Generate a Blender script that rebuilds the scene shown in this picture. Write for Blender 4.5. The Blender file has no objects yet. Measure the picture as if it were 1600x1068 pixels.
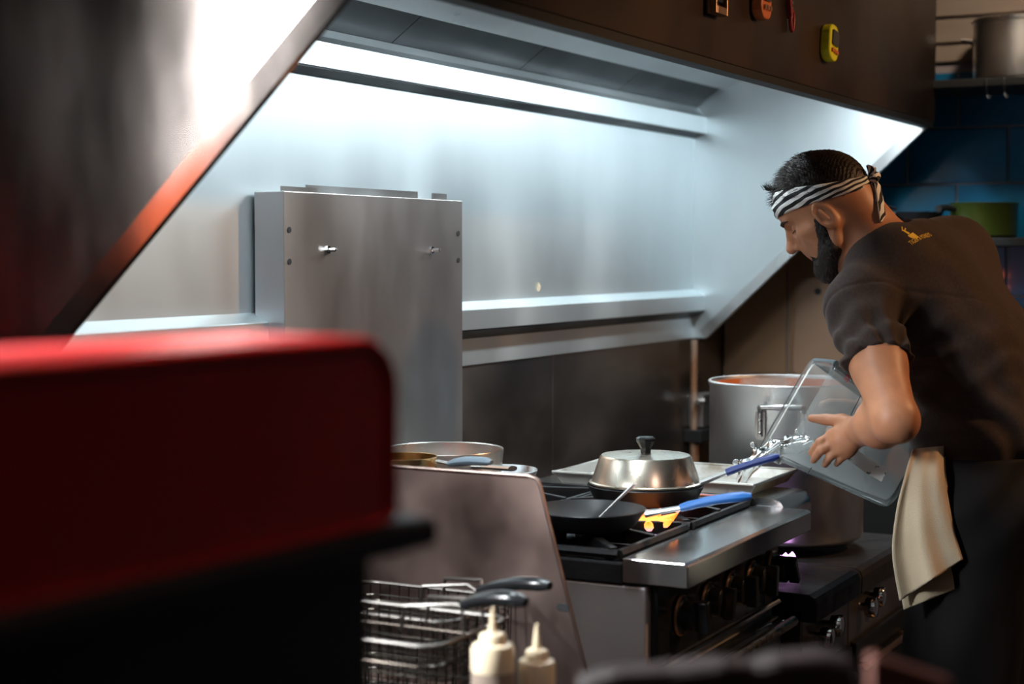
import bpy, bmesh, math, random
import numpy as np
from mathutils import Vector, Matrix, Euler
from mathutils.bvhtree import BVHTree

random.seed(7); rng = np.random.default_rng(11)
SC = bpy.context.scene
COL = SC.collection
R = math.radians

# ------------------------------------------------------------------ camera
FPX, CX, CY, AZ, PIT, EYE = 2600.0, 800.0, 534.0, R(27.838), R(3.082), 1.45
cam_d = bpy.data.cameras.new('camera'); cam = bpy.data.objects.new('camera', cam_d); COL.objects.link(cam)
cam.location = (0, 0, EYE); cam.rotation_euler = (R(90) - PIT, 0, AZ - R(90))
cam_d.sensor_width = 36; cam_d.lens = 36 * FPX / 1600; cam_d.clip_start = .05
cam_d.dof.use_dof = True; cam_d.dof.focus_distance = 3.42; cam_d.dof.aperture_fstop = 2.8
SC.camera = cam
# ------------------------------------------------------------------ world, exposure
SC.view_settings.view_transform = 'Standard'; SC.view_settings.look = 'None'
SC.view_settings.exposure = 0.0; SC.view_settings.gamma = 1; SC.view_settings.use_curve_mapping = False
w = bpy.data.worlds.new('world'); SC.world = w; w.use_nodes = True
w.node_tree.nodes['Background'].inputs[0].default_value = (.55, .8, 1, 1)
w.node_tree.nodes['Background'].inputs[1].default_value = .010

def area(name, loc, aim, sx, sy, power, col, spread=180, parent=None):
    l = bpy.data.lights.new(name, 'AREA'); l.shape = 'RECTANGLE'; l.size = sx; l.size_y = sy
    l.energy = power; l.color = col; l.spread = R(spread)
    o = bpy.data.objects.new(name, l); COL.objects.link(o); o.location = loc
    o.rotation_euler = (Vector(aim) - Vector(loc)).to_track_quat('-Z', 'Y').to_euler()
    return o
HOOD_W, WARM_W, BIN_HIGHLIGHT_W = 9.6, 60.0, 4.0

_F = Vector((math.cos(AZ) * math.cos(PIT), math.sin(AZ) * math.cos(PIT), -math.sin(PIT)))
_RT = Vector((math.sin(AZ), -math.cos(AZ), 0)); _UP = _RT.cross(_F)
_VH = Vector((math.cos(AZ), math.sin(AZ), 0))
def at(u, v, d):                       # a measured point of the photograph with its distance, as a place in the room
    return Vector((0, 0, EYE)) + d * (_F + _RT * ((u - CX) / FPX) - _UP * ((v - CY) / FPX))

# ------------------------------------------------------------------ materials
def mat(name, col, rough=.5, metal=0.0, spec=.5, noise=0.0, nscale=8, stretch=(1, 1, 1), bump=0.0, bscale=60, bstretch=None,
        rvar=0.0, col2=None, trans=0.0, ior=1.45, emit=None, estr=0, coat=0, sheen=0, aniso=0, lo=.35, hi=.65, detail=4):
    m = bpy.data.materials.new(name); m.use_nodes = True
    nt = m.node_tree; b = nt.nodes['Principled BSDF']; L = nt.links.new
    b.inputs['Base Color'].default_value = (*col, 1); b.inputs['Roughness'].default_value = rough
    b.inputs['Metallic'].default_value = metal; b.inputs['Specular IOR Level'].default_value = spec
    b.inputs['Transmission Weight'].default_value = trans; b.inputs['IOR'].default_value = ior
    b.inputs['Coat Weight'].default_value = coat; b.inputs['Sheen Weight'].default_value = sheen
    b.inputs['Anisotropic'].default_value = aniso
    if emit: b.inputs['Emission Color'].default_value = (*emit, 1); b.inputs['Emission Strength'].default_value = estr
    if noise or rvar or bump or col2:
        tc = nt.nodes.new('ShaderNodeTexCoord')
        def nz(scale, st, det=detail):
            mp = nt.nodes.new('ShaderNodeMapping'); mp.inputs['Scale'].default_value = st; L(tc.outputs['Object'], mp.inputs[0])
            n = nt.nodes.new('ShaderNodeTexNoise'); n.inputs['Scale'].default_value = scale; n.inputs['Detail'].default_value = det
            L(mp.outputs[0], n.inputs['Vector']); return n
        n = nz(nscale, stretch)
        if noise or col2:
            rp = nt.nodes.new('ShaderNodeValToRGB'); L(n.outputs['Fac'], rp.inputs[0])
            c2 = col2 if col2 else tuple(max(0, c * (1 - noise)) for c in col)
            rp.color_ramp.elements[0].position = lo; rp.color_ramp.elements[0].color = (*c2, 1)
            rp.color_ramp.elements[1].position = hi; rp.color_ramp.elements[1].color = (*col, 1)
            L(rp.outputs[0], b.inputs['Base Color'])
        if rvar:
            mr = nt.nodes.new('ShaderNodeMapRange'); L(n.outputs['Fac'], mr.inputs[0])
            mr.inputs['From Min'].default_value = .3; mr.inputs['From Max'].default_value = .7
            mr.inputs['To Min'].default_value = max(.03, rough - rvar); mr.inputs['To Max'].default_value = min(1, rough + rvar)
            L(mr.outputs[0], b.inputs['Roughness'])
        if bump:
            n2 = nz(bscale, bstretch or stretch)
            bp = nt.nodes.new('ShaderNodeBump'); bp.inputs['Strength'].default_value = bump; bp.inputs['Distance'].default_value = .002
            L(n2.outputs['Fac'], bp.inputs['Height']); L(bp.outputs[0], b.inputs['Normal'])
    return m
M = {}
M['hood'] = mat('brushed hood steel', (.78, .86, .89), .45, .95, noise=.14, nscale=2.2, stretch=(1, 1, .35), rvar=.09, bump=.05, bscale=70, bstretch=(1, 1, .04))
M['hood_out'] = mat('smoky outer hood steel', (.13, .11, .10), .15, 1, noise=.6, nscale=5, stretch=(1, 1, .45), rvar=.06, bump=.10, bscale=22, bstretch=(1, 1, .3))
M['fascia'] = mat('dark bronze fascia', (.06, .038, .027), .42, .6, noise=.35, nscale=4, rvar=.1)
M['steel'] = mat('stainless sheet', (.62, .63, .63), .34, 1, noise=.18, nscale=4, stretch=(1, 1, .3), rvar=.08, bump=.06, bscale=90, bstretch=(1, 1, .05))
M['filter'] = mat('greasy filter and rail shade steel', (.028, .03, .033), .34, .9, noise=.3, nscale=4, rvar=.1)  # also colours the shade strips under the rails
M['side_steel'] = mat('satin side sheet', (.70, .68, .67), .46, .75, noise=.25, nscale=3, stretch=(1, 1, .3), rvar=.08)
M['riser'] = mat('galvanised riser sheet', (.50, .51, .52), .40, 1, noise=.25, nscale=3.2, stretch=(1, 1, .35), rvar=.08, col2=(.40, .37, .35), bump=.05, bscale=120)
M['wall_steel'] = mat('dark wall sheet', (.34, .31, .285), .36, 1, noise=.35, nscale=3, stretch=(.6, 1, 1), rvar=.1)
M['guard'] = mat('tinted splash guard', (.27, .20, .175), .40, 1, noise=.3, nscale=5, rvar=.12, bump=.06, bscale=9)
M['ledge'] = mat('worn ledge steel', (.78, .80, .81), .20, 1, noise=.22, nscale=5, stretch=(1, 2, 1), rvar=.05, lo=.2, hi=.7)
M['black_iron'] = mat('cast iron', (.022, .022, .024), .5, .3, rvar=.15, nscale=20, bump=.3, bscale=150)
M['black_gloss'] = mat('black gloss', (.01, .011, .012), .22, 0)
M['black'] = mat('matte black', (.012, .013, .014), .55, 0)
M['black_pan'] = mat('seasoned pan', (.022, .023, .025), .38, .35, rvar=.12, nscale=18, noise=.4)
M['chrome'] = mat('chrome', (.75, .75, .74), .12, 1)
M['alu'] = mat('aluminium', (.78, .77, .74), .30, 1, noise=.15, nscale=6, rvar=.08)
M['lid'] = mat('lid aluminium', (.86, .78, .66), .30, 1, noise=.1, nscale=5, rvar=.08, bump=.03, bscale=120, bstretch=(1, 1, .1))
M['pot'] = mat('stock pot aluminium', (.74, .745, .74), .40, 1, noise=.22, nscale=9, stretch=(1, 1, .5), rvar=.1, bump=.05, bscale=40)
M['gold'] = mat('gilded saucepan', (.80, .62, .32), .28, 1, col2=(.42, .26, .09), nscale=14)
M['tray'] = mat('baked sheet tray', (.66, .64, .60), .46, .75, col2=(.30, .25, .19), nscale=9, lo=.28, hi=.46)
M['tray_side'] = mat('browned tray rim', (.60, .44, .28), .42, .8, col2=(.30, .17, .08), nscale=12)
M['blue_grip'] = mat('blue silicone grip', (.02, .13, .42), .42)
M['navy_grip'] = mat('navy silicone grip', (.015, .035, .19), .42)
M['grey_grip'] = mat('grey silicone grip', (.17, .23, .28), .45)
M['spoon'] = mat('white spoon', (.85, .87, .88), .3)
M['red'] = mat('red plastic', (.62, .012, .012), .36, noise=.1, nscale=5)
M['bottle'] = mat('milky bottle plastic', (.26, .20, .16), .35, trans=.1)
M['bottle_cap'] = mat('ivory cap', (.70, .58, .40), .38)
M['tile'] = mat('blue glazed tile', (.010, .16, .34), .16, 0, noise=.3, nscale=7, coat=.4, bump=.1, bscale=9)
M['grout'] = mat('pale grout', (.30, .26, .27), .8)
M['plank'] = mat('greige plank', (.30, .235, .185), .6, noise=.2, nscale=4, stretch=(1, .2, 2))
M['brown_panel'] = mat('brown wall sheet', (.33, .19, .105), .42, .25, noise=.12, nscale=3)
M['brown_board'] = mat('brown board', (.26, .15, .09), .5, noise=.15, nscale=4)
M['dark_brown'] = mat('dark brown leather', (.016, .009, .008), .6)
M['red_brown'] = mat('red brown wood', (.11, .035, .022), .55)
M['green'] = mat('green enamel', (.045, .065, .010), .3, coat=.3)
M['floor'] = mat('floor tile', (.05, .035, .03), .55, noise=.3, nscale=6)
M['ceil'] = mat('ceiling paint', (.06, .06, .06), .8)
M['shirt'] = mat('brown black jersey', (.046, .031, .026), .9, sheen=.08, spec=.2, noise=.25, nscale=160, bump=.25, bscale=900)
M['trousers'] = mat('black trousers', (.004, .0045, .005), .85, spec=.15, bump=.2, bscale=700)
M['apron'] = mat('black apron', (.0055, .0048, .005), .8, spec=.2, bump=.2, bscale=700)
M['skin'] = mat('skin', (.50, .22, .115), .47, noise=.14, nscale=28, bump=.12, bscale=240)
M['skin'].node_tree.nodes['Principled BSDF'].inputs['Subsurface Weight'].default_value = .12
M['skin'].node_tree.nodes['Principled BSDF'].inputs['Subsurface Radius'].default_value = (.012, .005, .003)
M['hair'] = mat('dark hair', (.017, .012, .010), .5, spec=.2, noise=.4, nscale=60)
M['fade'] = mat('cropped hair', (.12, .062, .04), .6, col2=(.035, .02, .014), nscale=240, lo=.4, hi=.6)
M['beard'] = mat('dark beard', (.014, .009, .008), .55, noise=.4, nscale=80)
M['towel'] = mat('beige terry towel', (.55, .44, .30), .95, sheen=.3, noise=.15, nscale=9, bump=.6, bscale=520)
M['shoe'] = mat('black shoe', (.01, .01, .01), .5)
M['lamp'] = mat('lit diffuser', (.9, .95, 1), .5, emit=(.86, .95, 1), estr=5)
M['lamp_glare'] = mat('glare panel', (.9, .95, 1), .5, emit=(.9, .96, 1), estr=190)
M['glow'] = mat('edge glow rod', (1, .3, .08), .5, emit=(1, .16, .02), estr=16)
M['warm_bulb'] = mat('warm bulb', (1, .7, .4), .5, emit=(1, .55, .22), estr=40)
def flame_mat(z0, z1):
    m = mat('gas flame', (1, .45, .1), .6, emit=(1, .3, .05), estr=2.2); nt = m.node_tree; L = nt.links.new
    g = nt.nodes.new('ShaderNodeNewGeometry'); sx = nt.nodes.new('ShaderNodeSeparateXYZ'); mr = nt.nodes.new('ShaderNodeMapRange'); r = nt.nodes.new('ShaderNodeValToRGB')
    mr.inputs[1].default_value = z0; mr.inputs[2].default_value = z1; L(g.outputs['Position'], sx.inputs[0]); L(sx.outputs[2], mr.inputs[0]); L(mr.outputs[0], r.inputs[0])
    e = r.color_ramp.elements; e[0].color = (.32, .22, .55, 1); e[1].color = (.9, .10, .01, 1); n = e.new(.45); n.color = (1, .36, .06, 1); n = e.new(.7); n.color = (1, .20, .015, 1)
    L(r.outputs[0], nt.nodes['Principled BSDF'].inputs['Emission Color']); return m
M['flame'] = flame_mat(.916, .952)
M['flame_core'] = mat('pale flame', (1, .7, .5), .5, emit=(1, .42, .22), estr=2.0)
M['flame_violet'] = mat('violet flame', (.8, .5, 1), .5, emit=(.75, .38, .85), estr=4)
M['yellow'] = mat('lime timer', (.74, .78, .02), .4)
M['orange'] = mat('orange timer', (.62, .17, .05), .4)
M['dark_red'] = mat('dark red plastic', (.25, .015, .02), .4)
M['copper'] = mat('coppery metal', (.55, .33, .2), .3, 1)
M['screen'] = mat('dark screen', (.008, .008, .01), .15)
M['print_yellow'] = mat('yellow shirt print', (.85, .55, .06), .7)
M['print_red'] = mat('red print', (.6, .03, .04), .6)
M['paper'] = mat('torn white label', (.86, .88, .86), .7, col2=(.10, .12, .12), nscale=60, lo=.33, hi=.40, detail=2)
M['pipe'] = mat('rusty pipe', (.50, .47, .42), .5, .5, col2=(.34, .17, .09), nscale=7)
M['plate'] = mat('scorched enamel', (.72, .76, .78), .3, col2=(.10, .05, .03), nscale=10, lo=.3, hi=.42)
M['wire'] = mat('greasy chrome wire', (.07, .06, .05), .25, 1)
M['dull_chrome'] = mat('dull chrome', (.13, .12, .11), .42, 1)
M['foil'] = mat('crumpled foil', (.35, .30, .24), .25, 1, bump=1.0, bscale=60)

def clear_mat(name, tint, alpha, rough, white):
    m = bpy.data.materials.new(name); m.use_nodes = True; nt = m.node_tree; nt.nodes.clear(); L = nt.links.new
    out = nt.nodes.new('ShaderNodeOutputMaterial'); tr = nt.nodes.new('ShaderNodeBsdfTransparent'); tr.inputs[0].default_value = (*tint, 1)
    gl = nt.nodes.new('ShaderNodeBsdfGlossy'); gl.inputs['Roughness'].default_value = rough
    df = nt.nodes.new('ShaderNodeBsdfTranslucent'); df.inputs[0].default_value = (.95, .96, .95, 1)
    fr = nt.nodes.new('ShaderNodeFresnel'); fr.inputs[0].default_value = 1.32
    m1 = nt.nodes.new('ShaderNodeMixShader'); m1.inputs[0].default_value = white; L(tr.outputs[0], m1.inputs[1]); L(df.outputs[0], m1.inputs[2])
    m2 = nt.nodes.new('ShaderNodeMixShader'); L(fr.outputs[0], m2.inputs[0]); L(m1.outputs[0], m2.inputs[1]); L(gl.outputs[0], m2.inputs[2])
    L(m2.outputs[0], out.inputs[0]); return m
M['clear'] = clear_mat('clear polycarbonate', (.93, .95, .95), .8, .08, .19)
M['water'] = clear_mat('clear water', (.95, .97, .97), .8, .04, .22)

# sauce stains on the inner wall of the stock pot: a stain with a shape of its own
def stained(name, base, stain, z0, z1):
    m = mat(name, base, .34, .9); nt = m.node_tree; L = nt.links.new; b = nt.nodes['Principled BSDF']
    tc = nt.nodes.new('ShaderNodeTexCoord'); n = nt.nodes.new('ShaderNodeTexNoise'); n.inputs['Scale'].default_value = 9; n.inputs['Detail'].default_value = 5
    L(tc.outputs['Object'], n.inputs['Vector']); rp = nt.nodes.new('ShaderNodeValToRGB'); L(n.outputs['Fac'], rp.inputs[0])
    rp.color_ramp.elements[0].position = .44; rp.color_ramp.elements[0].color = (*base, 1)
    rp.color_ramp.elements[1].position = .56; rp.color_ramp.elements[1].color = (*stain, 1)
    L(rp.outputs[0], b.inputs['Base Color'])
    r2 = nt.nodes.new('ShaderNodeMapRange'); L(n.outputs['Fac'], r2.inputs[0]); r2.inputs[1].default_value = .44; r2.inputs[2].default_value = .56
    r2.inputs[3].default_value = .8; r2.inputs[4].default_value = 0; L(r2.outputs[0], b.inputs['Metallic']); return m
M['pot_in'] = stained('sauce stained inside', (.78, .76, .72), (.50, .13, .03), 0, 1)

def zebra():
    m = bpy.data.materials.new('zebra print cotton'); m.use_nodes = True; nt = m.node_tree; L = nt.links.new; b = nt.nodes['Principled BSDF']
    b.inputs['Roughness'].default_value = .85
    uv = nt.nodes.new('ShaderNodeUVMap'); mp = nt.nodes.new('ShaderNodeMapping'); mp.inputs['Scale'].default_value = (5.0, 3.0, 1); mp.inputs['Rotation'].default_value = (0, 0, R(76))
    wv = nt.nodes.new('ShaderNodeTexWave'); wv.inputs['Scale'].default_value = .62; wv.inputs['Distortion'].default_value = 3.2; wv.inputs['Detail'].default_value = 1.5; wv.inputs['Detail Scale'].default_value = .9
    rp = nt.nodes.new('ShaderNodeValToRGB'); rp.color_ramp.interpolation = 'CONSTANT'
    rp.color_ramp.elements[0].color = (.012, .012, .014, 1); rp.color_ramp.elements[1].position = .5; rp.color_ramp.elements[1].color = (.82, .82, .80, 1)
    L(uv.outputs[0], mp.inputs[0]); L(mp.outputs[0], wv.inputs[0]); L(wv.outputs['Fac'], rp.inputs[0]); L(rp.outputs[0], b.inputs['Base Color']); return m
M['zebra'] = zebra()

# ------------------------------------------------------------------ building helpers
class MB:
    def __init__(s): s.v = []; s.f = []
    def add(s, V, F, mtx=None):
        b = len(s.v)
        for p in V: s.v.append(tuple(mtx @ Vector(p)) if mtx is not None else tuple(p))
        for f in F: s.f.append(tuple(i + b for i in f))
        return s
    def box(s, x0, x1, y0, y1, z0, z1, mtx=None):
        V = [(x0, y0, z0), (x1, y0, z0), (x1, y1, z0), (x0, y1, z0), (x0, y0, z1), (x1, y0, z1), (x1, y1, z1), (x0, y1, z1)]
        return s.add(V, [(3, 2, 1, 0), (4, 5, 6, 7), (0, 1, 5, 4), (1, 2, 6, 5), (2, 3, 7, 6), (3, 0, 4, 7)], mtx)
    def prism(s, poly, a, b, fn, mtx=None):       # poly of 2-D points swept from a to b; fn(p, t) -> 3-D point
        n = len(poly); V = [fn(p, a) for p in poly] + [fn(p, b) for p in poly]
        F = [tuple(range(n))[::-1], tuple(range(n, 2 * n))] + [(i, (i + 1) % n, n + (i + 1) % n, n + i) for i in range(n)]
        return s.add(V, F, mtx)
    def tube(s, pts, r, seg=8, cap=True, flat=1.0):
        pts = [Vector(p) for p in pts]; n = len(pts); rr = r if hasattr(r, '__len__') else [r] * n
        V = []; F = []; up = Vector((0, 0, 1)); prev = None
        for i, p in enumerate(pts):
            t = (pts[min(i + 1, n - 1)] - pts[max(i - 1, 0)]).normalized()
            if prev is None:
                a = t.cross(up)
                if a.length < .1: a = t.cross(Vector((1, 0, 0)))
                a.normalize()
            else:
                a = prev - t * prev.dot(t); a.normalize()
            prev = a; c = t.cross(a)
            for k in range(seg):
                q = 2 * math.pi * k / seg; V.append(p + (a * math.cos(q) + c * math.sin(q) * flat) * rr[i])
        for i in range(n - 1):
            for k in range(seg):
                k2 = (k + 1) % seg; F.append((i * seg + k, i * seg + k2, (i + 1) * seg + k2, (i + 1) * seg + k))
        if cap: F.append(tuple(range(seg))[::-1]); F.append(tuple(range((n - 1) * seg, n * seg)))
        return s.add(V, F)
    def lathe(s, prof, seg=40, mtx=None, cap0=False, cap1=False):     # prof of (radius, z)
        V = []; F = []; n = len(prof)
        for (r, z) in prof:
            for k in range(seg):
                q = 2 * math.pi * k / seg; V.append((r * math.cos(q), r * math.sin(q), z))
        for i in range(n - 1):
            for k in range(seg):
                k2 = (k + 1) % seg; F.append((i * seg + k, i * seg + k2, (i + 1) * seg + k2, (i + 1) * seg + k))
        if cap0: F.append(tuple(range(seg))[::-1])
        if cap1: F.append(tuple(range((n - 1) * seg, n * seg)))
        return s.add(V, F, mtx)
    def build(s, name, material, parent=None, smooth=False, bevel=0, seg=2, auto=True):
        me = bpy.data.meshes.new(name); me.from_pydata(s.v, [], s.f); me.update()
        return link(name, me, material, parent, smooth, bevel, seg)
ORI = {}
def link(name, me, material, parent=None, smooth=False, bevel=0, seg=2):
    bm = bmesh.new(); bm.from_mesh(me); bmesh.ops.recalc_face_normals(bm, faces=bm.faces); bm.to_mesh(me); bm.free()
    o = bpy.data.objects.new(name, me); COL.objects.link(o); me.materials.append(M[material])
    if parent is not None:
        o.parent = parent; o.matrix_parent_inverse = Matrix.Translation(-ORI.get(parent.name, Vector()))
    if smooth:
        for p in me.polygons: p.use_smooth = True
        try: me.set_sharp_from_angle(angle=R(38))
        except Exception: pass
    if bevel:
        b = o.modifiers.new('bevel', 'BEVEL'); b.width = bevel; b.segments = seg; b.limit_method = 'ANGLE'; b.angle_limit = R(40)
    return o
def tag(o, label, cat, group=None, kind=None):
    if label: o['label'] = label
    if cat: o['category'] = cat
    if group: o['group'] = group
    if kind: o['kind'] = kind
    return o
def thing(name, loc, label, cat, group=None):
    o = bpy.data.objects.new(name, None); COL.objects.link(o); o.location = loc; o.empty_display_size = .05
    ORI[o.name] = Vector(loc); return tag(o, label, cat, group)
def struct(o): o['kind'] = 'structure'; return o
def T(x, y, z): return Matrix.Translation((x, y, z))
def RX(a): return Matrix.Rotation(R(a), 4, 'X')
def RY(a): return Matrix.Rotation(R(a), 4, 'Y')
def RZ(a): return Matrix.Rotation(R(a), 4, 'Z')
XP = lambda p, t: (t, p[0], p[1])          # polygon in (y, z) swept along x
YP = lambda p, t: (p[0], t, p[1])          # polygon in (x, z) swept along y
ZP = lambda p, t: (p[0], p[1], t)          # polygon in (x, y) swept along z

# ================================================================== the room
WX, WY = 5.21, 1.955
struct(MB().box(-1.5, WX + .1, -3.2, WY + .1, -.05, 0).build('floor', 'floor'))
struct(MB().box(-1.5, WX + .1, -3.2, WY + .1, 2.95, 3.0).build('ceiling', 'ceil'))
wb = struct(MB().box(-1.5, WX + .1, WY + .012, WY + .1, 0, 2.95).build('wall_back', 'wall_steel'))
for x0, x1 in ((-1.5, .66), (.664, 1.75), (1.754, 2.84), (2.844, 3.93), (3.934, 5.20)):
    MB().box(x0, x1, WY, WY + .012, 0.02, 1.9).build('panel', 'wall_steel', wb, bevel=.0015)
wr = struct(MB().box(WX, WX + .1, -3.2, WY, 0, 2.95).build('wall_right', 'grout'))
# blue tiles, running bond
tile_me = None
for r in range(7):
    z0 = 1.661 + (r - 4) * .172
    for c in range(-3, 9):
        y0 = 1.349 - .309 * 8 + c * .309 - (.155 if r % 2 else 0) + .309 * 2
        if y0 > 1.42: continue
        if z0 + .172 > 2.06: continue
        if tile_me is None:
            t = MB().box(-.009, .0, .003, .306, .003, .169).build('tile', 'tile', wr, bevel=.002); tile_me = t.data
        else:
            t = bpy.data.objects.new('tile', tile_me); COL.objects.link(t); t.parent = wr
            b = t.modifiers.new('bevel', 'BEVEL'); b.width = .002; b.segments = 2
        t.location = (WX, y0, z0)
for k, (a, b) in enumerate(((2.035, 2.085), (2.094, 2.165), (2.174, 2.26), (2.27, 2.36), (2.37, 2.46))):
    MB().box(WX - .02, WX, -1.2, 1.9, a, b).build('plank', 'plank', wr, bevel=.004)
for y0, y1 in ((1.735, 1.95), (1.515, 1.729)):
    MB().box(WX - .012, WX, y0, y1, .55, 1.75).build('panel', 'brown_panel', wr, bevel=.002)

# ================================================================== the hood
HX0, HX1, HB = 1.90, 4.92, 1.955
prof_end = [(1.215, 1.82), (1.905, 1.18), (1.953, 1.18), (1.953, 2.70), (1.215, 2.70)]
hood = thing('extractor_hood', (3.4, 1.6, 1.18), 'long stainless extractor hood with slanted ends above the gas range', 'hood')
# end panels
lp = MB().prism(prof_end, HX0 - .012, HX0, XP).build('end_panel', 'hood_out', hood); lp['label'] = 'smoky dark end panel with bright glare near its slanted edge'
MB().prism(prof_end, HX1, HX1 + .012, XP).build('end_panel', 'hood', hood)
# folded edge flanges of the end panels
def flange(x0, x1, name, m, par):
    a = Vector((0, 1.215, 1.82)); b = Vector((0, 1.905, 1.18)); n = Vector((0, -.64, -.69)).normalized()
    q = [a, b, b - n * .032, a - n * .032]
    V = [(x0, p.y, p.z) for p in q[:2]] + [(x1, p.y, p.z) for p in q[2:]]
    t = Vector((-.004 if x1 < x0 else .004, 0, 0))
    return MB().add([Vector(v) for v in V] + [Vector(v) - t for v in V], [(0, 1, 2, 3), (7, 6, 5, 4), (0, 4, 5, 1), (1, 5, 6, 2), (2, 6, 7, 3), (3, 7, 4, 0)]).build(name, m, par)
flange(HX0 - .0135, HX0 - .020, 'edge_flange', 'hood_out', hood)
flange(HX1 - .004, HX1 - .0015, 'edge_flange', 'steel', hood)
# fascia with bottom lip
fas = MB().prism([(1.200, 1.832), (1.215, 1.832), (1.215, 2.70), (1.200, 2.70)], HX0 - .02, HX1 + .02, XP).build('fascia', 'fascia', hood, bevel=.002)
MB().prism([(1.1995, 1.8315), (1.1995, 1.815), (1.235, 1.815), (1.235, 1.822), (1.215, 1.824), (1.215, 1.8315)], HX0, HX1, XP).build('bottom_lip', 'black', hood)
# back liner and rails
MB().prism([(1.953, 1.18), (1.950, 1.18), (1.950, 1.81), (1.953, 1.81)], HX0, HX1, XP).build('back_liner', 'hood', hood)
MB().prism([(1.9495, 1.333), (1.912, 1.3165), (1.910, 1.3145), (1.910, 1.2686), (1.9495, 1.247)], HX0, HX1, XP).build('lower_rail', 'hood', hood)
MB().prism([(1.9495, 1.810), (1.912, 1.8205), (1.910, 1.8225), (1.910, 1.872), (1.9495, 1.872)], HX0, HX1, XP).build('upper_rail', 'hood', hood)
MB().prism([(1.9105, 1.8725), (1.9495, 1.8725), (1.9495, 1.906), (1.938, 1.904), (1.926, 1.886)], HX0, HX1, XP).build('rail_lip', 'hood', hood)
MB().prism([(1.9494, 1.8092), (1.911, 1.8200), (1.911, 1.8182), (1.9494, 1.8075)], HX0, HX1, XP).build('rail_shade_strip', 'filter', hood)  # dark strips paint in the shade under both rails
MB().prism([(1.9494, 1.2462), (1.911, 1.2680), (1.911, 1.2655), (1.9494, 1.2437)], HX0, HX1, XP).build('rail_shade_strip', 'filter', hood)
dx_ = at(841, 442, 1); dxx = (dx_.x) / dx_.y * 1.9495
MB().tube([(dxx, 1.9485, 1.372), (dxx + .002, 1.9480, 1.362), (dxx - .002, 1.9475, 1.350)], [.002, .006, .003], 8, flat=.5).build('grease_drip', 'bottle_cap', hood, True)
for k in range(5):
    xa = HX0 + .01 + k * .6; xb = min(xa + .597, HX1 - .003)
    MB().prism([(1.9385, 1.9045), (1.9495, 1.907), (1.9495, 1.99), (1.872, 1.985), (1.862, 1.9585)], xa, xb, XP).build('filter_plate', 'filter', hood)
MB().prism([(1.858, 1.957), (1.868, 1.989), (1.2155, 2.20), (1.2155, 2.17)], HX0, HX1, XP).build('sloping_top', 'steel', hood)
# lamps inside the hood, behind the fascia
for k, xl in enumerate((2.35, 3.40, 4.40)):
    lampt = thing('hood_lamp', (xl, 1.36, 1.99), ('strip lamp inside the hood beside its dark end panel', 'strip lamp at the middle of the hood', 'strip lamp inside the hood at the end above the stock pot')[k], 'lamp', 'strip lamps under the hood')
    MB().box(xl - .32, xl + .32, 1.325, 1.425, 2.012, 2.075).build('housing', 'steel', lampt, bevel=.004)
    MB().box(xl - .30, xl + .30, 1.333, 1.417, 1.998, 2.0118).build('diffuser', 'lamp', lampt, bevel=.003)
    a = area('hood_light', (xl, 1.375, 1.990), (xl + .0, 1.60, 1.2), .60, .08, HOOD_W, (.84, .95, 1), 165)
    a.parent = lampt; a.matrix_parent_inverse = T(*(-ORI[lampt.name]))

# ================================================================== timers on the fascia
FY = 1.1985
def rounded(w, h, r, n=5):
    P = []
    for cx, cz, a0 in ((w / 2 - r, h / 2 - r, 0), (-w / 2 + r, h / 2 - r, 90), (-w / 2 + r, -h / 2 + r, 180), (w / 2 - r, -h / 2 + r, 270)):
        for k in range(n + 1): a = R(a0 + 90 * k / n); P.append((cx + r * math.cos(a), cz + r * math.sin(a)))
    return P
def timer(x, z, w, h, body, button, label, tilt=0):
    t = thing('kitchen_timer', (x, FY, z), label, 'timer', 'timers stuck on the hood fascia')
    m = T(x, FY, z) @ RY(tilt)
    MB().prism(rounded(w, h, w * .38), -.024, 0, YP, m).build('case', body, t, bevel=.004)
    MB().prism(rounded(w * .66, h * .42, .006), -.0275, -.0235, YP, m @ T(0, 0, h * .12)).build('screen', 'screen', t)
    for k in (-1, 0, 1):
        MB().prism(rounded(w * .19, h * .11, .004), -.0285, -.0235, YP, m @ T(k * w * .25, 0, -h * .24)).build('button', button, t)
timer(3.853, 1.943, .068, .085, 'yellow', 'orange', 'lime yellow timer hanging lowest on the dark hood fascia', 8)
timer(3.372, 1.985, .064, .092, 'orange', 'copper', 'orange timer on the dark hood fascia beside the red clip')
t = thing('magnetic_holder', (3.10, FY, 1.96), 'coppery square holder on the dark hood fascia beside the orange timer', 'holder')
mm = T(3.115, FY, 1.962)
MB().prism([(-.034, -.045), (.034, -.045), (.034, .09), (-.034, .09)], -.008, 0, YP, mm).build('back_plate', 'copper', t, bevel=.002)
for (a, b, c, d) in ((-.034, -.026, -.045, .09), (.026, .034, -.045, .09), (-.026, .026, -.045, -.030)):
    MB().prism([(a, c), (b, c), (b, d), (a, d)], -.022, -.008, YP, mm).build('side_rail', 'copper', t, bevel=.001)
MB().prism([(-.022, -.022), (.022, -.022), (.022, .085), (-.022, .085)], -.017, -.008, YP, mm).build('insert', 'screen', t, bevel=.002)
t = thing('hanging_clip', (3.585, FY, 1.97), 'dark red clip hanging from a bead chain on the hood fascia', 'clip')
MB().tube([(3.585, FY - .008, 1.945 + .012 * math.cos(a)) if False else (3.585 + .010 * math.sin(a), FY - .008, 1.985 - .022 + .022 * math.cos(a)) for a in np.linspace(0, 2 * math.pi, 17)], .0045, 8).build('ring', 'dark_red', t, True)
MB().prism([(-.030, 0), (-.018, -.005), (.006, -.085), (-.004, -.09)], -.012, 0, YP, T(3.578, FY, 2.055)).build('arm', 'dark_red', t, bevel=.002)
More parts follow.
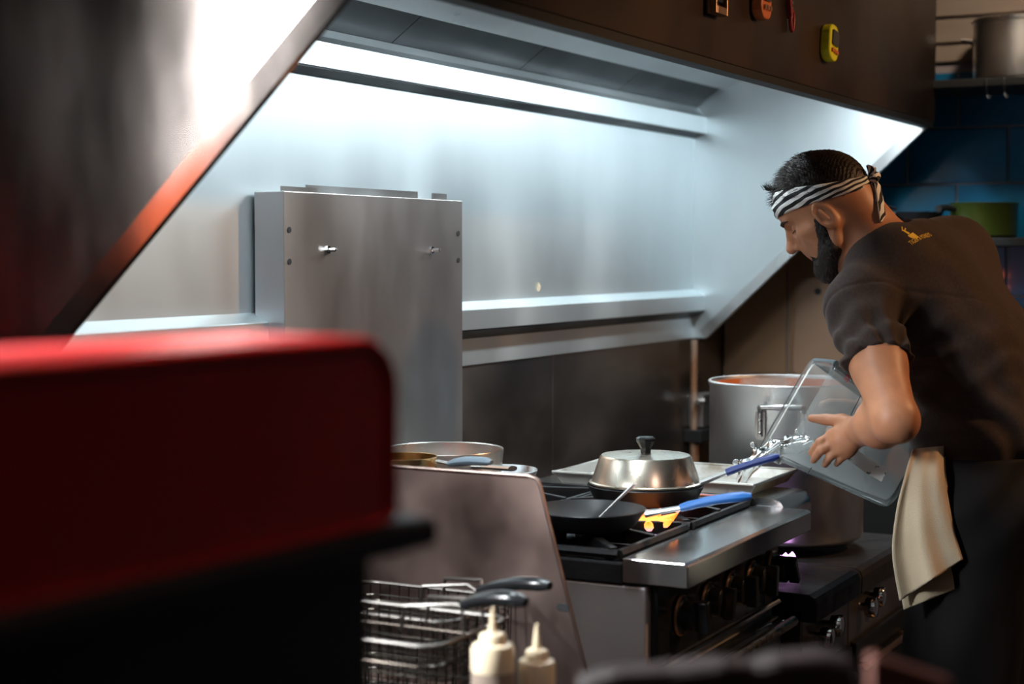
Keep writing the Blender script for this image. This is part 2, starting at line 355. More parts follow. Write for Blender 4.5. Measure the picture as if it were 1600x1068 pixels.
for k in range(7):
    MB().lathe([(.0002, -.004), (.0035, -.002), (.0035, .002), (.0002, .004)], 8, T(3.590, FY - .006, 1.992 + k * .011)).build('bead', 'chrome', t, True)

# ================================================================== gas range with riser
RX0, RX1 = 2.625, 3.295
rg = thing('gas_range', (2.96, 1.5, 0), 'black and stainless gas range with a wide front ledge and knobs', 'range')
MB().box(RX0, RX1, 1.125, 1.87, .12, .872).build('body', 'side_steel', rg, bevel=.004)
for sx in (RX0 + .05, RX1 - .05):
    for sy in (1.18, 1.82): MB().lathe([(.02, 0), (.025, .005), (.018, .06), (.018, .12)], 12, T(sx, sy, 0), cap0=True).build('leg', 'chrome', rg, True)
MB().box(RX0 - .003, RX1 + .003, 1.168, 1.872, .8725, .912).build('cooktop', 'black_iron', rg, bevel=.004)
lg = MB().prism([(1.045, .878), (1.167, .878), (1.167, .921), (1.052, .921), (1.045, .916)], RX0 - .006, RX1 + .004, XP).build('front_ledge', 'ledge', rg, bevel=.002)
MB().box(RX0 + .02, RX1 - .09, 1.110, 1.1245, .735, .877).build('control_panel', 'black_gloss', rg, bevel=.002)
MB().box(RX1 - .088, RX1 - .004, 1.112, 1.1245, .735, .877).build('end_plate', 'guard', rg, bevel=.002)
MB().box(RX0 + .02, RX1 - .02, 1.098, 1.1245, .20, .70).build('oven_door', 'black_gloss', rg, bevel=.006)
dr = rg
hd = MB().tube([(RX0 + .08, 1.06, .70), (RX1 - .06, 1.06, .70)], .011, 12).build('oven_handle', 'foil', rg, True)
for xx in (RX0 + .1, RX1 - .08): MB().tube([(xx, 1.0975, .69), (xx, 1.068, .70)], .007, 8).build('handle_bracket', 'chrome', rg, True)
MB().tube([(RX0 + .02, 1.105, .728), (RX1 - .02, 1.105, .728)], .006, 8).build('lower_rod', 'chrome', rg, True)
for k, xx in enumerate((2.744, 2.876, 3.0, 3.118, 3.243)):
    mk = T(xx, 1.1095, .803) @ RX(90)
    kn = MB().lathe([(.034, 0), (.034, .006), (.028, .010), (.027, .032), (.022, .036), (.0005, .0365)], 20, mk).build('knob', 'black_gloss', rg, True)
    MB().prism([(-.007, -.030), (.007, -.030), (.009, .030), (-.009, .030)], .034, .056, ZP, mk @ RZ((8, -10, 4, -6, 30)[k])).build('grip', 'black_gloss', kn, bevel=.003)
    MB().lathe([(.0365, .001), (.0375, .004), (.0345, .0075), (.034, .004)], 20, mk).build('bezel', 'copper', kn, True)
# grates: four, each with frame and fingers
def grate(cx, cy):
    g = MB(); hx, hy = .155, .165; z = .930
    for a, b in (((-hx, -hy), (hx, -hy)), ((hx, -hy), (hx, hy)), ((hx, hy), (-hx, hy)), ((-hx, hy), (-hx, -hy))):
        g.tube([(cx + a[0], cy + a[1], z - .006), (cx + b[0], cy + b[1], z - .006)], .009, 6)
    o = g.build('grate', 'black_iron', rg)
    for k in range(8):
        a = k * math.pi / 4; ca, sa = math.cos(a), math.sin(a)
        ro = min(hx / max(abs(ca), 1e-6), hy / max(abs(sa), 1e-6))
        m = T(cx, cy, 0) @ Matrix.Rotation(a, 4, 'Z')
        MB().prism([(.035, .926), (.05, .914), (ro, .916), (ro, .936), (.09, .945), (.035, .940)], -.007, .007, YP, m).build('finger', 'black_iron', o, bevel=.002)
    b = MB().lathe([(.0005, .925), (.034, .925), (.042, .921), (.045, .913)], 20, T(cx, cy, 0)).build('burner_cap', 'black_iron', rg, True)
for cx in (2.788, 3.128):
    for cy in (1.345, 1.69): grate(cx, cy)
# flames under the two front burners
def flames(cx, cy, n, rad, h, m, par, seed=1):
    rr = random.Random(seed); g = MB()
    for k in range(n):
        a = 2 * math.pi * k / n + rr.uniform(-.1, .1); hh = h * rr.uniform(.6, 1.15)
        p = [Vector((cx + math.cos(a) * (rad + q * .05 * 1.0), cy + math.sin(a) * (rad + q * .05), .917 + hh * q)) for q in np.linspace(0, 1, 6)]
        g.tube(p, [.009, .015, .015, .011, .006, .001], 9)
    o = g.build('flame', m, par, True); o['kind'] = 'stuff'; return o
flames(3.128, 1.345, 18, .045, .030, 'flame', rg, 3); flames(2.93, 1.255, 7, .012, .030, 'flame', rg, 8)
# riser at the back of the range
rs = MB().prism([(1.872, .9125), (1.942, .9125), (1.942, 1.567), (1.872, 1.567)], RX0 - .012, RX1 + .008, XP).build('riser', 'riser', rg, bevel=.0015)
MB().box(RX0 + .0, RX0 + .12, 1.885, 1.889, 1.5672, 1.577).build('tab', 'riser', rs)
MB().box(RX0 + .14, RX1 - .10, 1.925, 1.929, 1.5672, 1.585).build('tab', 'riser', rs)
MB().box(RX1 - .10, RX1 - .04, 1.885, 1.889, 1.5672, 1.581).build('tab', 'riser', rs)
for xx in (RX0 + .004, RX1 - .012):
    for zz in (1.493, 1.432): MB().lathe([(.0005, 0), (.006, 0), (.006, .0012), (.0005, .0012)], 14, T(xx, 1.8718, zz) @ RX(90)).build('hole', 'black', rs, True)
for xx in (RX0 + .135, RX1 - .13):
    MB().lathe([(.0085, 0), (.0085, .003), (.0045, .0035), (.0045, .020), (.0005, .021)], 6, T(xx, 1.8718, 1.455) @ RX(90)).build('bolt', 'chrome', rs)
# side ledge of the range
sl = MB().prism([(1.118, .845), (1.70, .845), (1.70, .937), (1.128, .937), (1.112, .931), (1.103, .917), (1.100, .895), (1.104, .868)], RX1 + .006, 3.475, XP).build('side_ledge', 'ledge', rg, smooth=True)
MB().lathe([(.009, 0), (.010, .004), (.010, .018), (.0005, .022)], 12, T(3.4752, 1.125, .91) @ RY(90)).build('stub', 'black_iron', rg, True)
MB().box(RX1 + .01, RX1 + .03, 1.14, 1.86, .10, .8445).build('side_post', 'black', rg)

# ================================================================== pans on the range
def sweep_handle(pts, radii, name, m, parent, flat=.62, seg=12): return MB().tube(pts, radii, seg, flat=flat).build(name, m, parent, True)
def bez(a, b, n=7, lift=0):
    a, b = Vector(a), Vector(b); return [a.lerp(b, t) + Vector((0, 0, lift * 4 * t * (1 - t))) for t in np.linspace(0, 1, n)]
# front frying pan
pc = Vector((2.742, 1.290, .946)); 
pan = thing('frying_pan', pc, 'black frying pan with bright blue grip on the front burner', 'pan')
pr_ = [(.0005, 0), (.072, 0), (.082, .005), (.104, .032), (.1055, .0335), (.107, .032), (.105, .0305), (.086, .003), (.074, -.0035), (.0005, -.0035)]
MB().lathe([(r, z + .0035) for r, z in pr_], 48, T(*pc)).build('bowl', 'black_pan', pan, True)
hdir = (at(1147, 768, 2.985) - at(1005, 792, 3.02)).normalized(); h0 = Vector((2.766, 1.187, .976)); h1 = h0 + hdir * .065; h2 = h0 + hdir * .195
MB().tube([h0, h0.lerp(h1, .5), h1 + hdir * .02], [.014, .010, .009], 10, flat=.5).build('shank', 'steel', pan, True)
sweep_handle(bez(h1, h2, 9, .004), [.011, .0135, .0125, .0145, .0135, .0145, .015, .0145, .009], 'grip', 'blue_grip', pan)
sp = thing('serving_spoon', (2.736, 1.262, .962), 'white serving spoon leaning out of the black frying pan', 'spoon')
s0, s1 = Vector((2.722, 1.272, .957)), at(992, 755, 2.985)
MB().tube([s0, s0.lerp(s1, .12), s0.lerp(s1, .3), s0.lerp(s1, .7), s1], [.004, .0055, .006, .0085, .010], 10, flat=.3).build('handle', 'spoon', sp, True)
MB().tube([s0 + Vector((-.045, .03, -.0)), s0 + Vector((-.035, .024, -.001)), s0 + Vector((-.015, .011, -.001)), s0], [.004, .017, .016, .004], 12, flat=.25).build('bowl', 'spoon', sp, True)
# pan with aluminium lid
lc = Vector((3.072, 1.318, .946))
p2 = thing('lidded_pan', lc, 'black skillet with navy grip on the rear burner under an aluminium dome', 'pan')
MB().lathe([(.0005, .0), (.085, .0), (.098, .006), (.114, .034), (.1165, .036), (.118, .034), (.102, .003), (.087, -.0035), (.0005, -.0035)][::-1] and [(.0005, .0035), (.085, .0035), (.098, .009), (.114, .037), (.1165, .039), (.118, .037), (.102, .006), (.087, 0), (.0005, 0)], 48, T(*lc)).build('bowl', 'black_pan', p2, True)
g0 = at(1095, 754, 3.30); g1 = at(1135, 738, 3.28); g2 = at(1218, 712, 3.26)
MB().tube([g0, g1], [.006, .0045], 8).build('shank', 'steel', p2, True)
sweep_handle(bez(g1, g2, 9, .002), [.012, .0125, .011, .0125, .0115, .0125, .012, .013, .008], 'grip', 'navy_grip', p2)
ld = thing('dome_cover', lc + Vector((0, 0, .0395)), 'domed aluminium lid with faceted black knob covering the skillet', 'cover')
MB().lathe([(.110, 0), (.1135, .001), (.1135, .004), (.109, .006), (.093, .054), (.089, .058), (.05, .061), (.0005, .062)], 56, T(*(lc + Vector((0, 0, .0395))))).build('dome', 'lid', ld, True)
MB().lathe([(.010, 0), (.011, .010), (.019, .024), (.020, .030), (.016, .033), (.0005, .0335)], 9, T(*(lc + Vector((0, 0, .101))))).build('knob', 'black_gloss', ld)
# sheet tray behind
tx0, tx1, ty0, ty1, tz = 3.300, 3.585, 1.170, 1.640, .9375
tr = thing('sheet_tray', (3.44, 1.4, tz), 'worn aluminium sheet tray with browned rim lying beside the lidded skillet', 'tray')
def tray_part(name, rim, m, dz, flo):
    g = MB(); i = .016
    o_ = [(tx0, ty0), (tx1, ty0), (tx1, ty1), (tx0, ty1)]; n_ = [(tx0 + i, ty0 + i), (tx1 - i, ty0 + i), (tx1 - i, ty1 - i), (tx0 + i, ty1 - i)]
    if flo: g.add([(x, y, tz + .002) for x, y in n_] + [(x, y, tz + .0045) for x, y in n_], [(3, 2, 1, 0), (4, 5, 6, 7), (0, 1, 5, 4), (1, 2, 6, 5), (2, 3, 7, 6), (3, 0, 4, 7)])
    return g.build(name, m, tr)
tray_part('floor', 0, 'tray', 0, True)
i = .016
def wallp(a, b, ai, bi):
    V = [(*ai, tz), (*bi, tz), (*b, tz + .024), (*a, tz + .024)]; off = Vector(((ai[0] - a[0]) * .15, (ai[1] - a[1]) * .15, 0))
    W = [Vector(v) + off for v in V]
    MB().add([Vector(v) for v in V] + W, [(0, 1, 2, 3), (7, 6, 5, 4), (0, 4, 5, 1), (1, 5, 6, 2), (2, 6, 7, 3), (3, 7, 4, 0)]).build('side', 'tray_side' if a[1] == ty0 and b[1] == ty0 else 'tray', tr)
O4 = [(tx0, ty0), (tx1, ty0), (tx1, ty1), (tx0, ty1)]; N4 = [(tx0 + i, ty0 + i), (tx1 - i, ty0 + i), (tx1 - i, ty1 - i), (tx0 + i, ty1 - i)]
for k in range(4): wallp(O4[k], O4[(k + 1) % 4], N4[k], N4[(k + 1) % 4])
MB().tube([(*O4[k % 4], tz + .025) for k in range(5)], .0035, 8).build('rolled_rim', 'tray', tr, True)
# wide saucepan
bc = Vector((2.925, 1.702, .946))
sp2 = thing('saucepan', bc, 'wide aluminium saucepan in front of the tall riser', 'pan')
MB().lathe([(.0005, .003), (.103, .003), (.108, .008), (.119, .103), (.1215, .105), (.1225, .103), (.1115, .006), (.105, 0), (.0005, 0)], 56, T(*bc)).build('bowl', 'alu', sp2, True)
hm = T(*bc) @ RZ(62)
MB().tube([hm @ Vector(p) for p in ((-.115, 0, .08), (-.15, 0, .083), (-.25, 0, .09))], [.012, .010, .011], 10, flat=.5).build('handle', 'steel', sp2, True)
# small gilt saucepan
sc_ = Vector((2.605, 1.640, .946)); sc_ = at(632, 712, 3.12); sc_.z = .9465
s3 = thing('small_saucepan', sc_, 'small gold toned saucepan with grey grip behind the splash guard', 'pan')
MB().lathe([(.0005, .003), (.050, .003), (.058, .012), (.0595, .122), (.0605, .1225), (.0615, .122), (.060, .010), (.052, 0), (.0005, 0)], 40, T(*sc_)).build('bowl', 'gold', s3, True)
k0 = at(684, 720, 3.09); k1 = at(703, 724, 3.06); k2 = at(768, 722, 3.0)
MB().tube([k0, k1], [.006, .006], 8, flat=.6).build('shank', 'steel', s3, True)
sweep_handle(bez(k1, k2, 9, .004), [.009, .012, .013, .014, .0135, .013, .013, .012, .006], 'grip', 'grey_grip', s3)
# scorched plate-like pan
ec = Vector((3.195, 1.72, .946))
s4 = thing('shallow_pan', ec, 'shallow scorched white enamel pan next to the wide saucepan', 'pan')
MB().lathe([(.0005, .004), (.072, .004), (.082, .028), (.0845, .030), (.0855, .028), (.075, 0), (.0005, 0)], 44, T(*ec)).build('bowl', 'plate', s4, True)
MB().tube([ec + Vector((.02, .0845, .024)), ec + Vector((.05, .12, .03)), ec + Vector((.06, .14, .032))], [.010, .008, .008], 8, flat=.5).build('handle', 'steel', s4, True)

# ================================================================== low stock ranges, stock pot
def low_range(x0, x1, label, name_handle):
    t = thing('stockpot_range', ((x0 + x1) / 2, 1.4, 0), label, 'range', 'low stockpot ranges')
    MB().box(x0, x1, 1.075, 1.80, .05, .70).build('body', 'wall_steel', t, bevel=.004)
    MB().prism([(1.045, .675), (1.80, .675), (1.80, .735), (1.060, .735), (1.048, .728), (1.043, .715)], x0, x1, XP).build('top', 'black_iron', t, bevel=.003)
    cx, cy = (x0 + x1) / 2, 1.42
    for k in range(6):
        a = R(60 * k + 30); MB().prism([(.03, .748), (.03, .7355), (.15, .7355), (.15, .760)], -.008, .008, YP, T(cx, cy, 0) @ Matrix.Rotation(a, 4, 'Z')).build('finger', 'black_iron', t, bevel=.002)
    MB().lathe([(.05, .7355), (.05, .748), (.03, .750), (.0005, .750)], 20, T(cx, cy, 0)).build('burner_cap', 'black_iron', t, True)
    for dx, dz in ((-.035, 0), (.035, .012)):
        k = MB().lathe([(.010, 0), (.010, .012), (.022, .016), (.024, .030), (.021, .040), (.010, .043), (.0005, .0435)], 18, T(x0 + .12 + dx, 1.0745, .628 + dz) @ RX(90)).build('knob', 'chrome', t, True)
        MB().tube([(x0 + .12 + dx, 1.040, .628 + dz - .02), (x0 + .12 + dx, 1.040, .628 + dz + .024)], .006, 8).build('grip', 'chrome', k, True)
    MB().box(x0 + .01, x1 - .01, 1.060, 1.0745, .10, .56).build('front_panel', 'black_gloss', t, bevel=.004)
    MB().tube([(x0 + .04, 1.045, .50), (x1 - .04, 1.045, .50)], .008, 10).build('front_handle', 'copper', t, True)
    for xx in (x0 + .06, x1 - .06): MB().tube([(xx, 1.0605, .50), (xx, 1.048, .50)], .005, 8).build('handle_bracket', 'copper', t, True)
    for xx in (x0 + .04, x1 - .04):
        for yy in (1.12, 1.75): MB().lathe([(.02, 0), (.02, .05)], 10, T(xx, yy, 0), cap0=True, cap1=True).build('leg', 'black', t, True)
    return t
lr1 = low_range(3.340, 3.672, 'low dark stockpot range with chrome knobs next to the gas range', 0)
lr2 = low_range(3.682, 4.16, 'low dark stockpot range under the big stock pot', 0)
fl = MB()
for k in range(5):
    px, py = 3.575 + .018 * k, 1.20 + .01 * (k % 2)
    fl.tube([(px, py, .7355), (px + .003, py, .748), (px + .001, py, .757), (px + .004, py, .764)], [.006, .010, .008, .001], 7)
o = fl.build('flame', 'flame_violet', lr1, True); o['kind'] = 'stuff'; o['label'] = 'violet gas flame'
potc = Vector((3.880, 1.294, .7605)); PR = .186
pot = thing('stock_pot', potc, 'tall aluminium stock pot with sauce stained inner rim', 'pot')
MB().lathe([(.0005, .0), (PR - .012, .0), (PR - .003, .006), (PR, .014), (PR, .365), (PR + .003, .372), (PR + .0035, .377), (PR + .001, .380), (PR - .003, .379), (PR - .0045, .372), (PR - .0045, .3715)], 72, T(*potc)).build('wall', 'pot', pot, True)
MB().lathe([(PR - .0047, .3714), (PR - .005, .02), (PR - .02, .008), (.0005, .007)], 72, T(*potc)).build('inner_wall', 'pot_in', pot, True)
for ang in (195.5, 15.5):
    hm = T(*potc) @ RZ(ang)
    pts = [hm @ Vector(p) for p in ((PR + .004, -.050, .262), (PR + .004, -.050, .318), (PR + .018, -.050, .331), (PR + .046, -.044, .334), (PR + .050, 0, .334), (PR + .046, .044, .334), (PR + .018, .050, .331), (PR + .004, .050, .318), (PR + .004, .050, .262))]
    h = MB().tube(pts, .0065, 10).build('handle', 'pot', pot, True)
    for sy in (-.050, .050):
        yy = sy
        MB().prism(rounded(.024, .072, .010), 0, .004, lambda p, t: (PR - .002 + t * 1.6, p[0] + yy, p[1] + .288), hm).build('lug', 'alu', h, bevel=.001)
        for zz in (.270, .300): MB().lathe([(.006, .005), (.0055, .010), (.003, .0125), (.0005, .013)], 10, hm @ T(PR - .002, yy, zz) @ RY(90)).build('rivet', 'chrome', h, True)

# ================================================================== pipe, valve box and wall bits behind the pot
t = thing('gas_pipe', (4.87, 1.925, .75), 'rusty vertical gas pipe on the back wall below the hood corner', 'pipe')
MB().tube([(4.868, 1.926, .72), (4.868, 1.926, 1.175)], .011, 12).build('riser_pipe', 'pipe', t, True)
MB().tube([(4.868, 1.915, .985), (4.868, 1.885, .985)], .009, 10).build('cock', 'chrome', t, True)
MB().tube([(4.83, 1.900, .985), (4.868, 1.912, .985)], .007, 10).build('lever', 'alu', t, True)
t = thing('junction_box', (4.98, 1.93, .9), 'speckled steel junction box beside the gas pipe', 'junction box')
MB().box(4.892, 5.04, 1.905, 1.9545, .90, 1.0).build('box', 'pot', t, bevel=.003)
MB().box(4.85, 5.06, 1.895, 1.9545, .855, .895).build('bracket', 'black', t, bevel=.003)
MB().tube([(4.885, 1.925, .76), (4.885, 1.925, .852)], .010, 10).build('conduit', 'pipe', t, True)
# narrow counter by the right wall with a board
t = thing('side_counter', (5.03, 1.55, 0), 'dark narrow counter against the wall behind the stock pot', 'counter')
MB().box(4.98, 5.195, .62, 1.86, 1.025, 1.055).build('top', 'wall_steel', t, bevel=.004)
MB().box(5.0, 5.19, .66, 1.84, .08, 1.0245).build('cabinet', 'black', t, bevel=.004)
bd = MB().prism(rounded(.34, .31, .02), -.009, .009, lambda p, tt: (tt, p[0], p[1]), T(5.160, 1.525, 1.2115) @ RY(6)).build('chopping_board', 'brown_board', None, bevel=.003)
tag(bd, 'brown chopping board leaning on the wall behind the stock pot', 'board')
MB().lathe([(.011, 0), (.011, .0195)], 14, T(5.160, 1.62, 1.325) @ RY(84), cap0=True, cap1=True).build('hanging_hole', 'black', bd, True)

# ================================================================== shelves on the right wall
def shelf(z, y0, y1, label):
    t = thing('wall_shelf', (WX - .15, (y0 + y1) / 2, z), label, 'shelf')
    MB().box(WX - .30, WX - .0095, y0, y1, z - .024, z).build('board', 'black', t, bevel=.003)
    for yy in (y0 + .08, y1 - .08): MB().prism([(WX - .0095, z - .0245), (WX - .25, z - .0245), (WX - .0095, z - .16)] if False else [(-.0095, -.0245), (-.22, -.0245), (-.0095, -.12)], yy - .006, yy + .006, lambda p, q: (WX + p[0], q, z + p[1]), None).build('bracket', 'black', t)
    return t
shelf(1.952, -.1, 1.43, 'upper black wall shelf carrying a big steel pot')
shelf(1.492, -.1, 1.40, 'lower black wall shelf carrying a green pot')
# steel pot on upper shelf
q = Vector((5.055, .985, 1.9525)); t = thing('steel_stock_pot', q, 'large shiny steel pot with lid on the upper wall shelf', 'pot')
MB().lathe([(.0005, 0), (.125, 0), (.13, .006), (.13, .165), (.133, .168), (.133, .172), (.13, .172), (.127, .168), (.127, .01), (.0005, .008)], 48, T(*q)).build('body', 'alu', t, True)
MB().lathe([(.135, .1725), (.135, .178), (.128, .182), (.06, .190), (.0005, .192)], 48, T(*q)).build('lid', 'alu', t, True)
for s in (-1, 1): MB().tube([(q.x - .03, q.y + s * .128, q.z + .12), (q.x - .03, q.y + s * .158, q.z + .125), (q.x + .03, q.y + s * .158, q.z + .125), (q.x + .03, q.y + s * .128, q.z + .12)], .006, 8).build('handle', 'chrome', t, True)
for k, yy in enumerate((1.045, .995)):
    t = thing('pan_hook', (4.925, yy, 1.90), ('steel hook hanging under the upper wall shelf nearer the hood', 'steel hook under the upper wall shelf farther from the hood')[k], 'hook', 'steel hooks under the upper shelf')
    MB().tube([(4.916, yy, 1.950), (4.900, yy, 1.947), (4.898, yy, 1.93), (4.899, yy - .004, 1.905), (4.905, yy - .006, 1.892), (4.916, yy - .006, 1.890), (4.922, yy - .006, 1.900)], .0028, 8).build('wire', 'chrome', t, True)
# green pot on lower shelf
q = Vector((5.075, 1.083, 1.4925)); t = thing('green_pot', q, 'green enamel pot on the lower wall shelf', 'pot')
MB().lathe([(.0005, 0), (.090, 0), (.097, .008), (.099, .098), (.102, .103), (.100, .105), (.096, .100), (.094, .01), (.0005, .008)], 44, T(*q)).build('body', 'green', t, True)
MB().tube([(q.x - .07, q.y + .07, q.z + .085), (q.x - .1, q.y + .09, q.z + .09), (q.x - .15, q.y + .10, q.z + .085)], [.008, .010, .011], 10).build('handle', 'black', t, True)
for k, (xx, yy, zz, an) in enumerate(((5.06, 1.285, 1.4925, 25), (5.06, 1.282, 1.534, -8))):
    t = thing('small_skillet', (xx, yy, zz), ('black skillet lying on the lower wall shelf under another skillet', 'black skillet stacked on another on the lower wall shelf')[k], 'pan', 'black skillets on the lower shelf')
    MB().lathe([(.0005, .003), (.062, .003), (.080, .038), (.082, .038), (.064, 0), (.0005, 0)], 32, T(xx, yy, zz)).build('bowl', 'black_pan', t, True)
    d = Vector((math.cos(R(150 + an)), math.sin(R(150 + an)), .18))
    MB().tube([Vector((xx, yy, zz + .033)) + d * .078, Vector((xx, yy, zz + .033)) + d * .16, Vector((xx, yy, zz + .036)) + d * .20], [.008, .010, .010], 10, flat=.6).build('handle', 'black', t, True)

# ================================================================== fryer, splash guard, baskets
fr = thing('deep_fryer', (2.18, 1.5, 0), 'stainless deep fryer with a tall side splash guard', 'fryer')
MB().box(1.915, 2.440, 1.15, 1.93, .10, .62).build('body', 'steel', fr, bevel=.004)
for a in ((1.915, 1.93, 1.15, 1.93), (2.425, 2.44, 1.15, 1.93), (1.9305, 2.4245, 1.15, 1.19), (1.9305, 2.4245, 1.86, 1.93), (2.17, 2.185, 1.1905, 1.8595)): MB().box(*a, .6205, .705).build('tank_wall', 'wall_steel', fr)
MB().box(1.931, 2.424, 1.191, 1.859, .6205, .66).build('oil', 'black_gloss', fr)
for xx in (1.96, 2.40):
    for yy in (1.2, 1.88): MB().lathe([(.02, 0), (.02, .10)], 12, T(xx, yy, 0), cap0=True, cap1=True).build('leg', 'chrome', fr, True)
gp = [(1.930, .10), (1.128, .10), (1.128, .68), (1.237, 1.066), (1.240, 1.073), (1.247, 1.078), (1.256, 1.0795), (1.930, 1.0795)]
gd = MB().prism(gp, 2.445, 2.4485, XP).build('splash_guard', 'guard', fr)
MB().tube([(2.44, 1.93, 1.08), (2.44, 1.258, 1.08), (2.44, 1.244, 1.076), (2.44, 1.2365, 1.066), (2.44, 1.14, .724)], .003, 8).build('folded_edge', 'guard', fr, True)
MB().prism(rounded(.024, .013, .006), 2.4435, 2.4449, lambda p, q: (q, p[0], p[1]), T(0, 1.195, .865)).build('slot', 'black', gd)
def basket(x0, x1, y0, y1, z, label, tip, mid):
    t = thing('fry_basket', ((x0 + x1) / 2, (y0 + y1) / 2, z - .205), label, 'basket', 'wire fry baskets with black grips')
    def ring(zz, ins, r=.0032):
        a, b, c, d = x0 + ins, x1 - ins, y0 + ins, y1 - ins; rr = .03; P = []
        for cx, cy, a0 in ((b - rr, d - rr, 0), (a + rr, d - rr, 90), (a + rr, c + rr, 180), (b - rr, c + rr, 270)):
            for k in range(5): q = R(a0 + 22.5 * k); P.append((cx + rr * math.cos(q), cy + rr * math.sin(q), zz))
        return P + [P[0]]
    MB().tube(ring(z, 0), .0038, 8).build('rim', 'dull_chrome', t, True)
    MB().tube(ring(z - .03, .004), .0028, 8).build('hoop', 'wire', t, True)
    g = MB()
    for k in range(15):
        yy = y0 + .015 + (y1 - y0 - .03) * k / 14
        g.tube([(x0 + .003, yy, z), (x0 + .012, yy, z - .205), (x1 - .012, yy, z - .205), (x1 - .003, yy, z)], .0012, 4)
    for k in range(9):
        xx = x0 + .015 + (x1 - x0 - .03) * k / 8
        g.tube([(xx, y0 + .003, z), (xx, y0 + .012, z - .205), (xx, y1 - .012, z - .205), (xx, y1 - .003, z)], .0012, 4)
    for dz in (.02, .045, .07, .095, .12, .145, .17, .19): g.tube(ring(z - dz, .003 + dz * .07), .0012, 4)
    m = g.build('wire_mesh', 'wire', t); m['kind'] = 'stuff'
    cx = (x0 + x1) / 2; mid = Vector(mid); tip = Vector(tip)
    for s in (-.022, .022):
        MB().tube([(cx + s * 1.6, y0 + .10, z), (cx + s * 1.6, y0 + .095, z + .036), (cx + s, y0 + .02, z + .043), mid + Vector((s * .3, 0, 0)), mid.lerp(tip, .15)], .0034, 8).build('handle_wire', 'dull_chrome', t, True)
        MB().tube([(cx + s * 1.3, y0, z), (cx + s * 1.3, y0 + .004, z + .042)], .0028, 6).build('brace', 'dull_chrome', t, True)
    MB().tube(bez(mid, tip, 9, .008), [.010, .0115, .0125, .0135, .014, .0145, .0145, .0135, .008], 12, flat=.8).build('grip', 'black_gloss', t, True)
basket(1.945, 2.160, 1.145, 1.445, .908, 'wire fry basket hanging nearer with the lower black grip', (2.02, 1.045, .968), (2.03, 1.150, .952))
basket(2.195, 2.415, 1.265, 1.565, .880, 'wire fry basket hanging behind with the higher black grip', (2.26, 1.128, .940), (2.28, 1.262, .916))
# ================================================================== squeeze bottles on a shelf in front of the fryer
t = thing('prep_counter', (1.75, .86, 0), 'dark prep counter in front of the fryer carrying squeeze bottles', 'counter')
MB().box(1.45, 2.02, .70, 1.045, .775, .80).build('top', 'black', t, bevel=.004)
MB().box(1.48, 2.00, .73, 1.035, .05, .7745).build('cabinet', 'black', t, bevel=.004)
def bottle(x, y, s, hz, label, dark):
    z = .8005; t = thing('squeeze_bottle', (x, y, z), label, 'bottle', 'squeeze bottles by the fryer')
    MB().lathe([(.0005, 0), (.025 * s, 0), (.0275 * s, .004), (.0275 * s, hz - .048), (.0265 * s, hz - .044), (.0005, hz - .044)], 32, T(x, y, z)).build('bottle_body', 'bottle', t, True)
    c = MB().lathe([(.0272 * s, hz - .0435), (.0278 * s, hz - .040), (.0278 * s, hz - .016), (.0255 * s, hz - .010), (.0175 * s, hz - .008), (.0170 * s, hz + .001), (.0145 * s, hz + .004), (.0065, hz + .0055), (.0005, hz + .0055)], 32, T(x, y, z)).build('cap', 'bottle_cap', t, True)
    MB().lathe([(.0056, hz + .0056), (.0048, hz + .014), (.0022, hz + .034), (.0016, hz + .037), (.0005, hz + .0375)], 16, T(x, y, z)).build('nozzle', 'bottle_cap', c, True)
b1 = at(770, 1000, 2.1); b2 = at(839, 1010, 2.13)
bottle(b1.x, b1.y, 1.0, .166, 'taller milky squeeze bottle with ivory cap, below the fry basket grips', 0)
bottle(b2.x, b2.y, .86, .138, 'shorter squeeze bottle with ivory cap standing right beside the taller one', 0)

# ================================================================== pass shelf with red bin in front
ps = thing('pass_cabinet', (.55, .72, 0), 'black cabinet at the pass carrying the red bin', 'cabinet')
cr_, cl_ = at(616, 836, 1.24), at(0, 950, .93); d1 = Vector((cr_.x - cl_.x, cr_.y - cl_.y, 0)).normalized(); d2 = Vector((-d1.y, d1.x, 0))
mps = Matrix(((d1.x, d2.x, 0, cr_.x), (d1.y, d2.y, 0, cr_.y), (0, 0, 1, 0), (0, 0, 0, 1)))
MB().box(-.62, -.002, .02, .42, .02, 1.2245, mps).build('carcass', 'black', ps, bevel=.006)
MB().box(-.64, .050, -.008, .44, 1.225, 1.2485, mps).build('top', 'black', ps, bevel=.008)
rb = thing('red_bin', mps @ Vector((-.3, .15, 1.249)), 'red plastic bin with rounded corners on the black pass cabinet, out of focus', 'bin')
def rrect(x0, x1, y0, y1, r, n=7):
    P = []
    for cx, cy, a0 in ((x1 - r, y1 - r, 0), (x0 + r, y1 - r, 90), (x0 + r, y0 + r, 180), (x1 - r, y0 + r, 270)):
        for k in range(n + 1): a = R(a0 + 90 * k / n); P.append((cx + r * math.cos(a), cy + r * math.sin(a)))
    return P
def loft(rings, closed=True):
    n = len(rings[0]); V = [p for r in rings for p in r]; F = []
    for a in range(len(rings) - 1):
        for k in range(n): k2 = (k + 1) % n; F.append((a * n + k, a * n + k2, (a + 1) * n + k2, (a + 1) * n + k))
    return V, F
rings = []
def face_ring(ins, y):
    x0, x1, z0, z1, r = -.66 + ins, .008 - ins, 1.2492 + ins * .3, 1.389 - ins, .040 - ins * .6; P = []
    for cx, cz, a0, rr_ in ((x1 - r, z1 - r, 0, r), (x0 + r, z1 - r, 90, r), (x0 + .012, z0 + .012, 180, .012), (x1 - .012, z0 + .012, 270, .012)):
        for k in range(9): a = R(a0 + 90 * k / 8); P.append((cx + rr_ * math.cos(a), y, cz + rr_ * math.sin(a)))
    return P
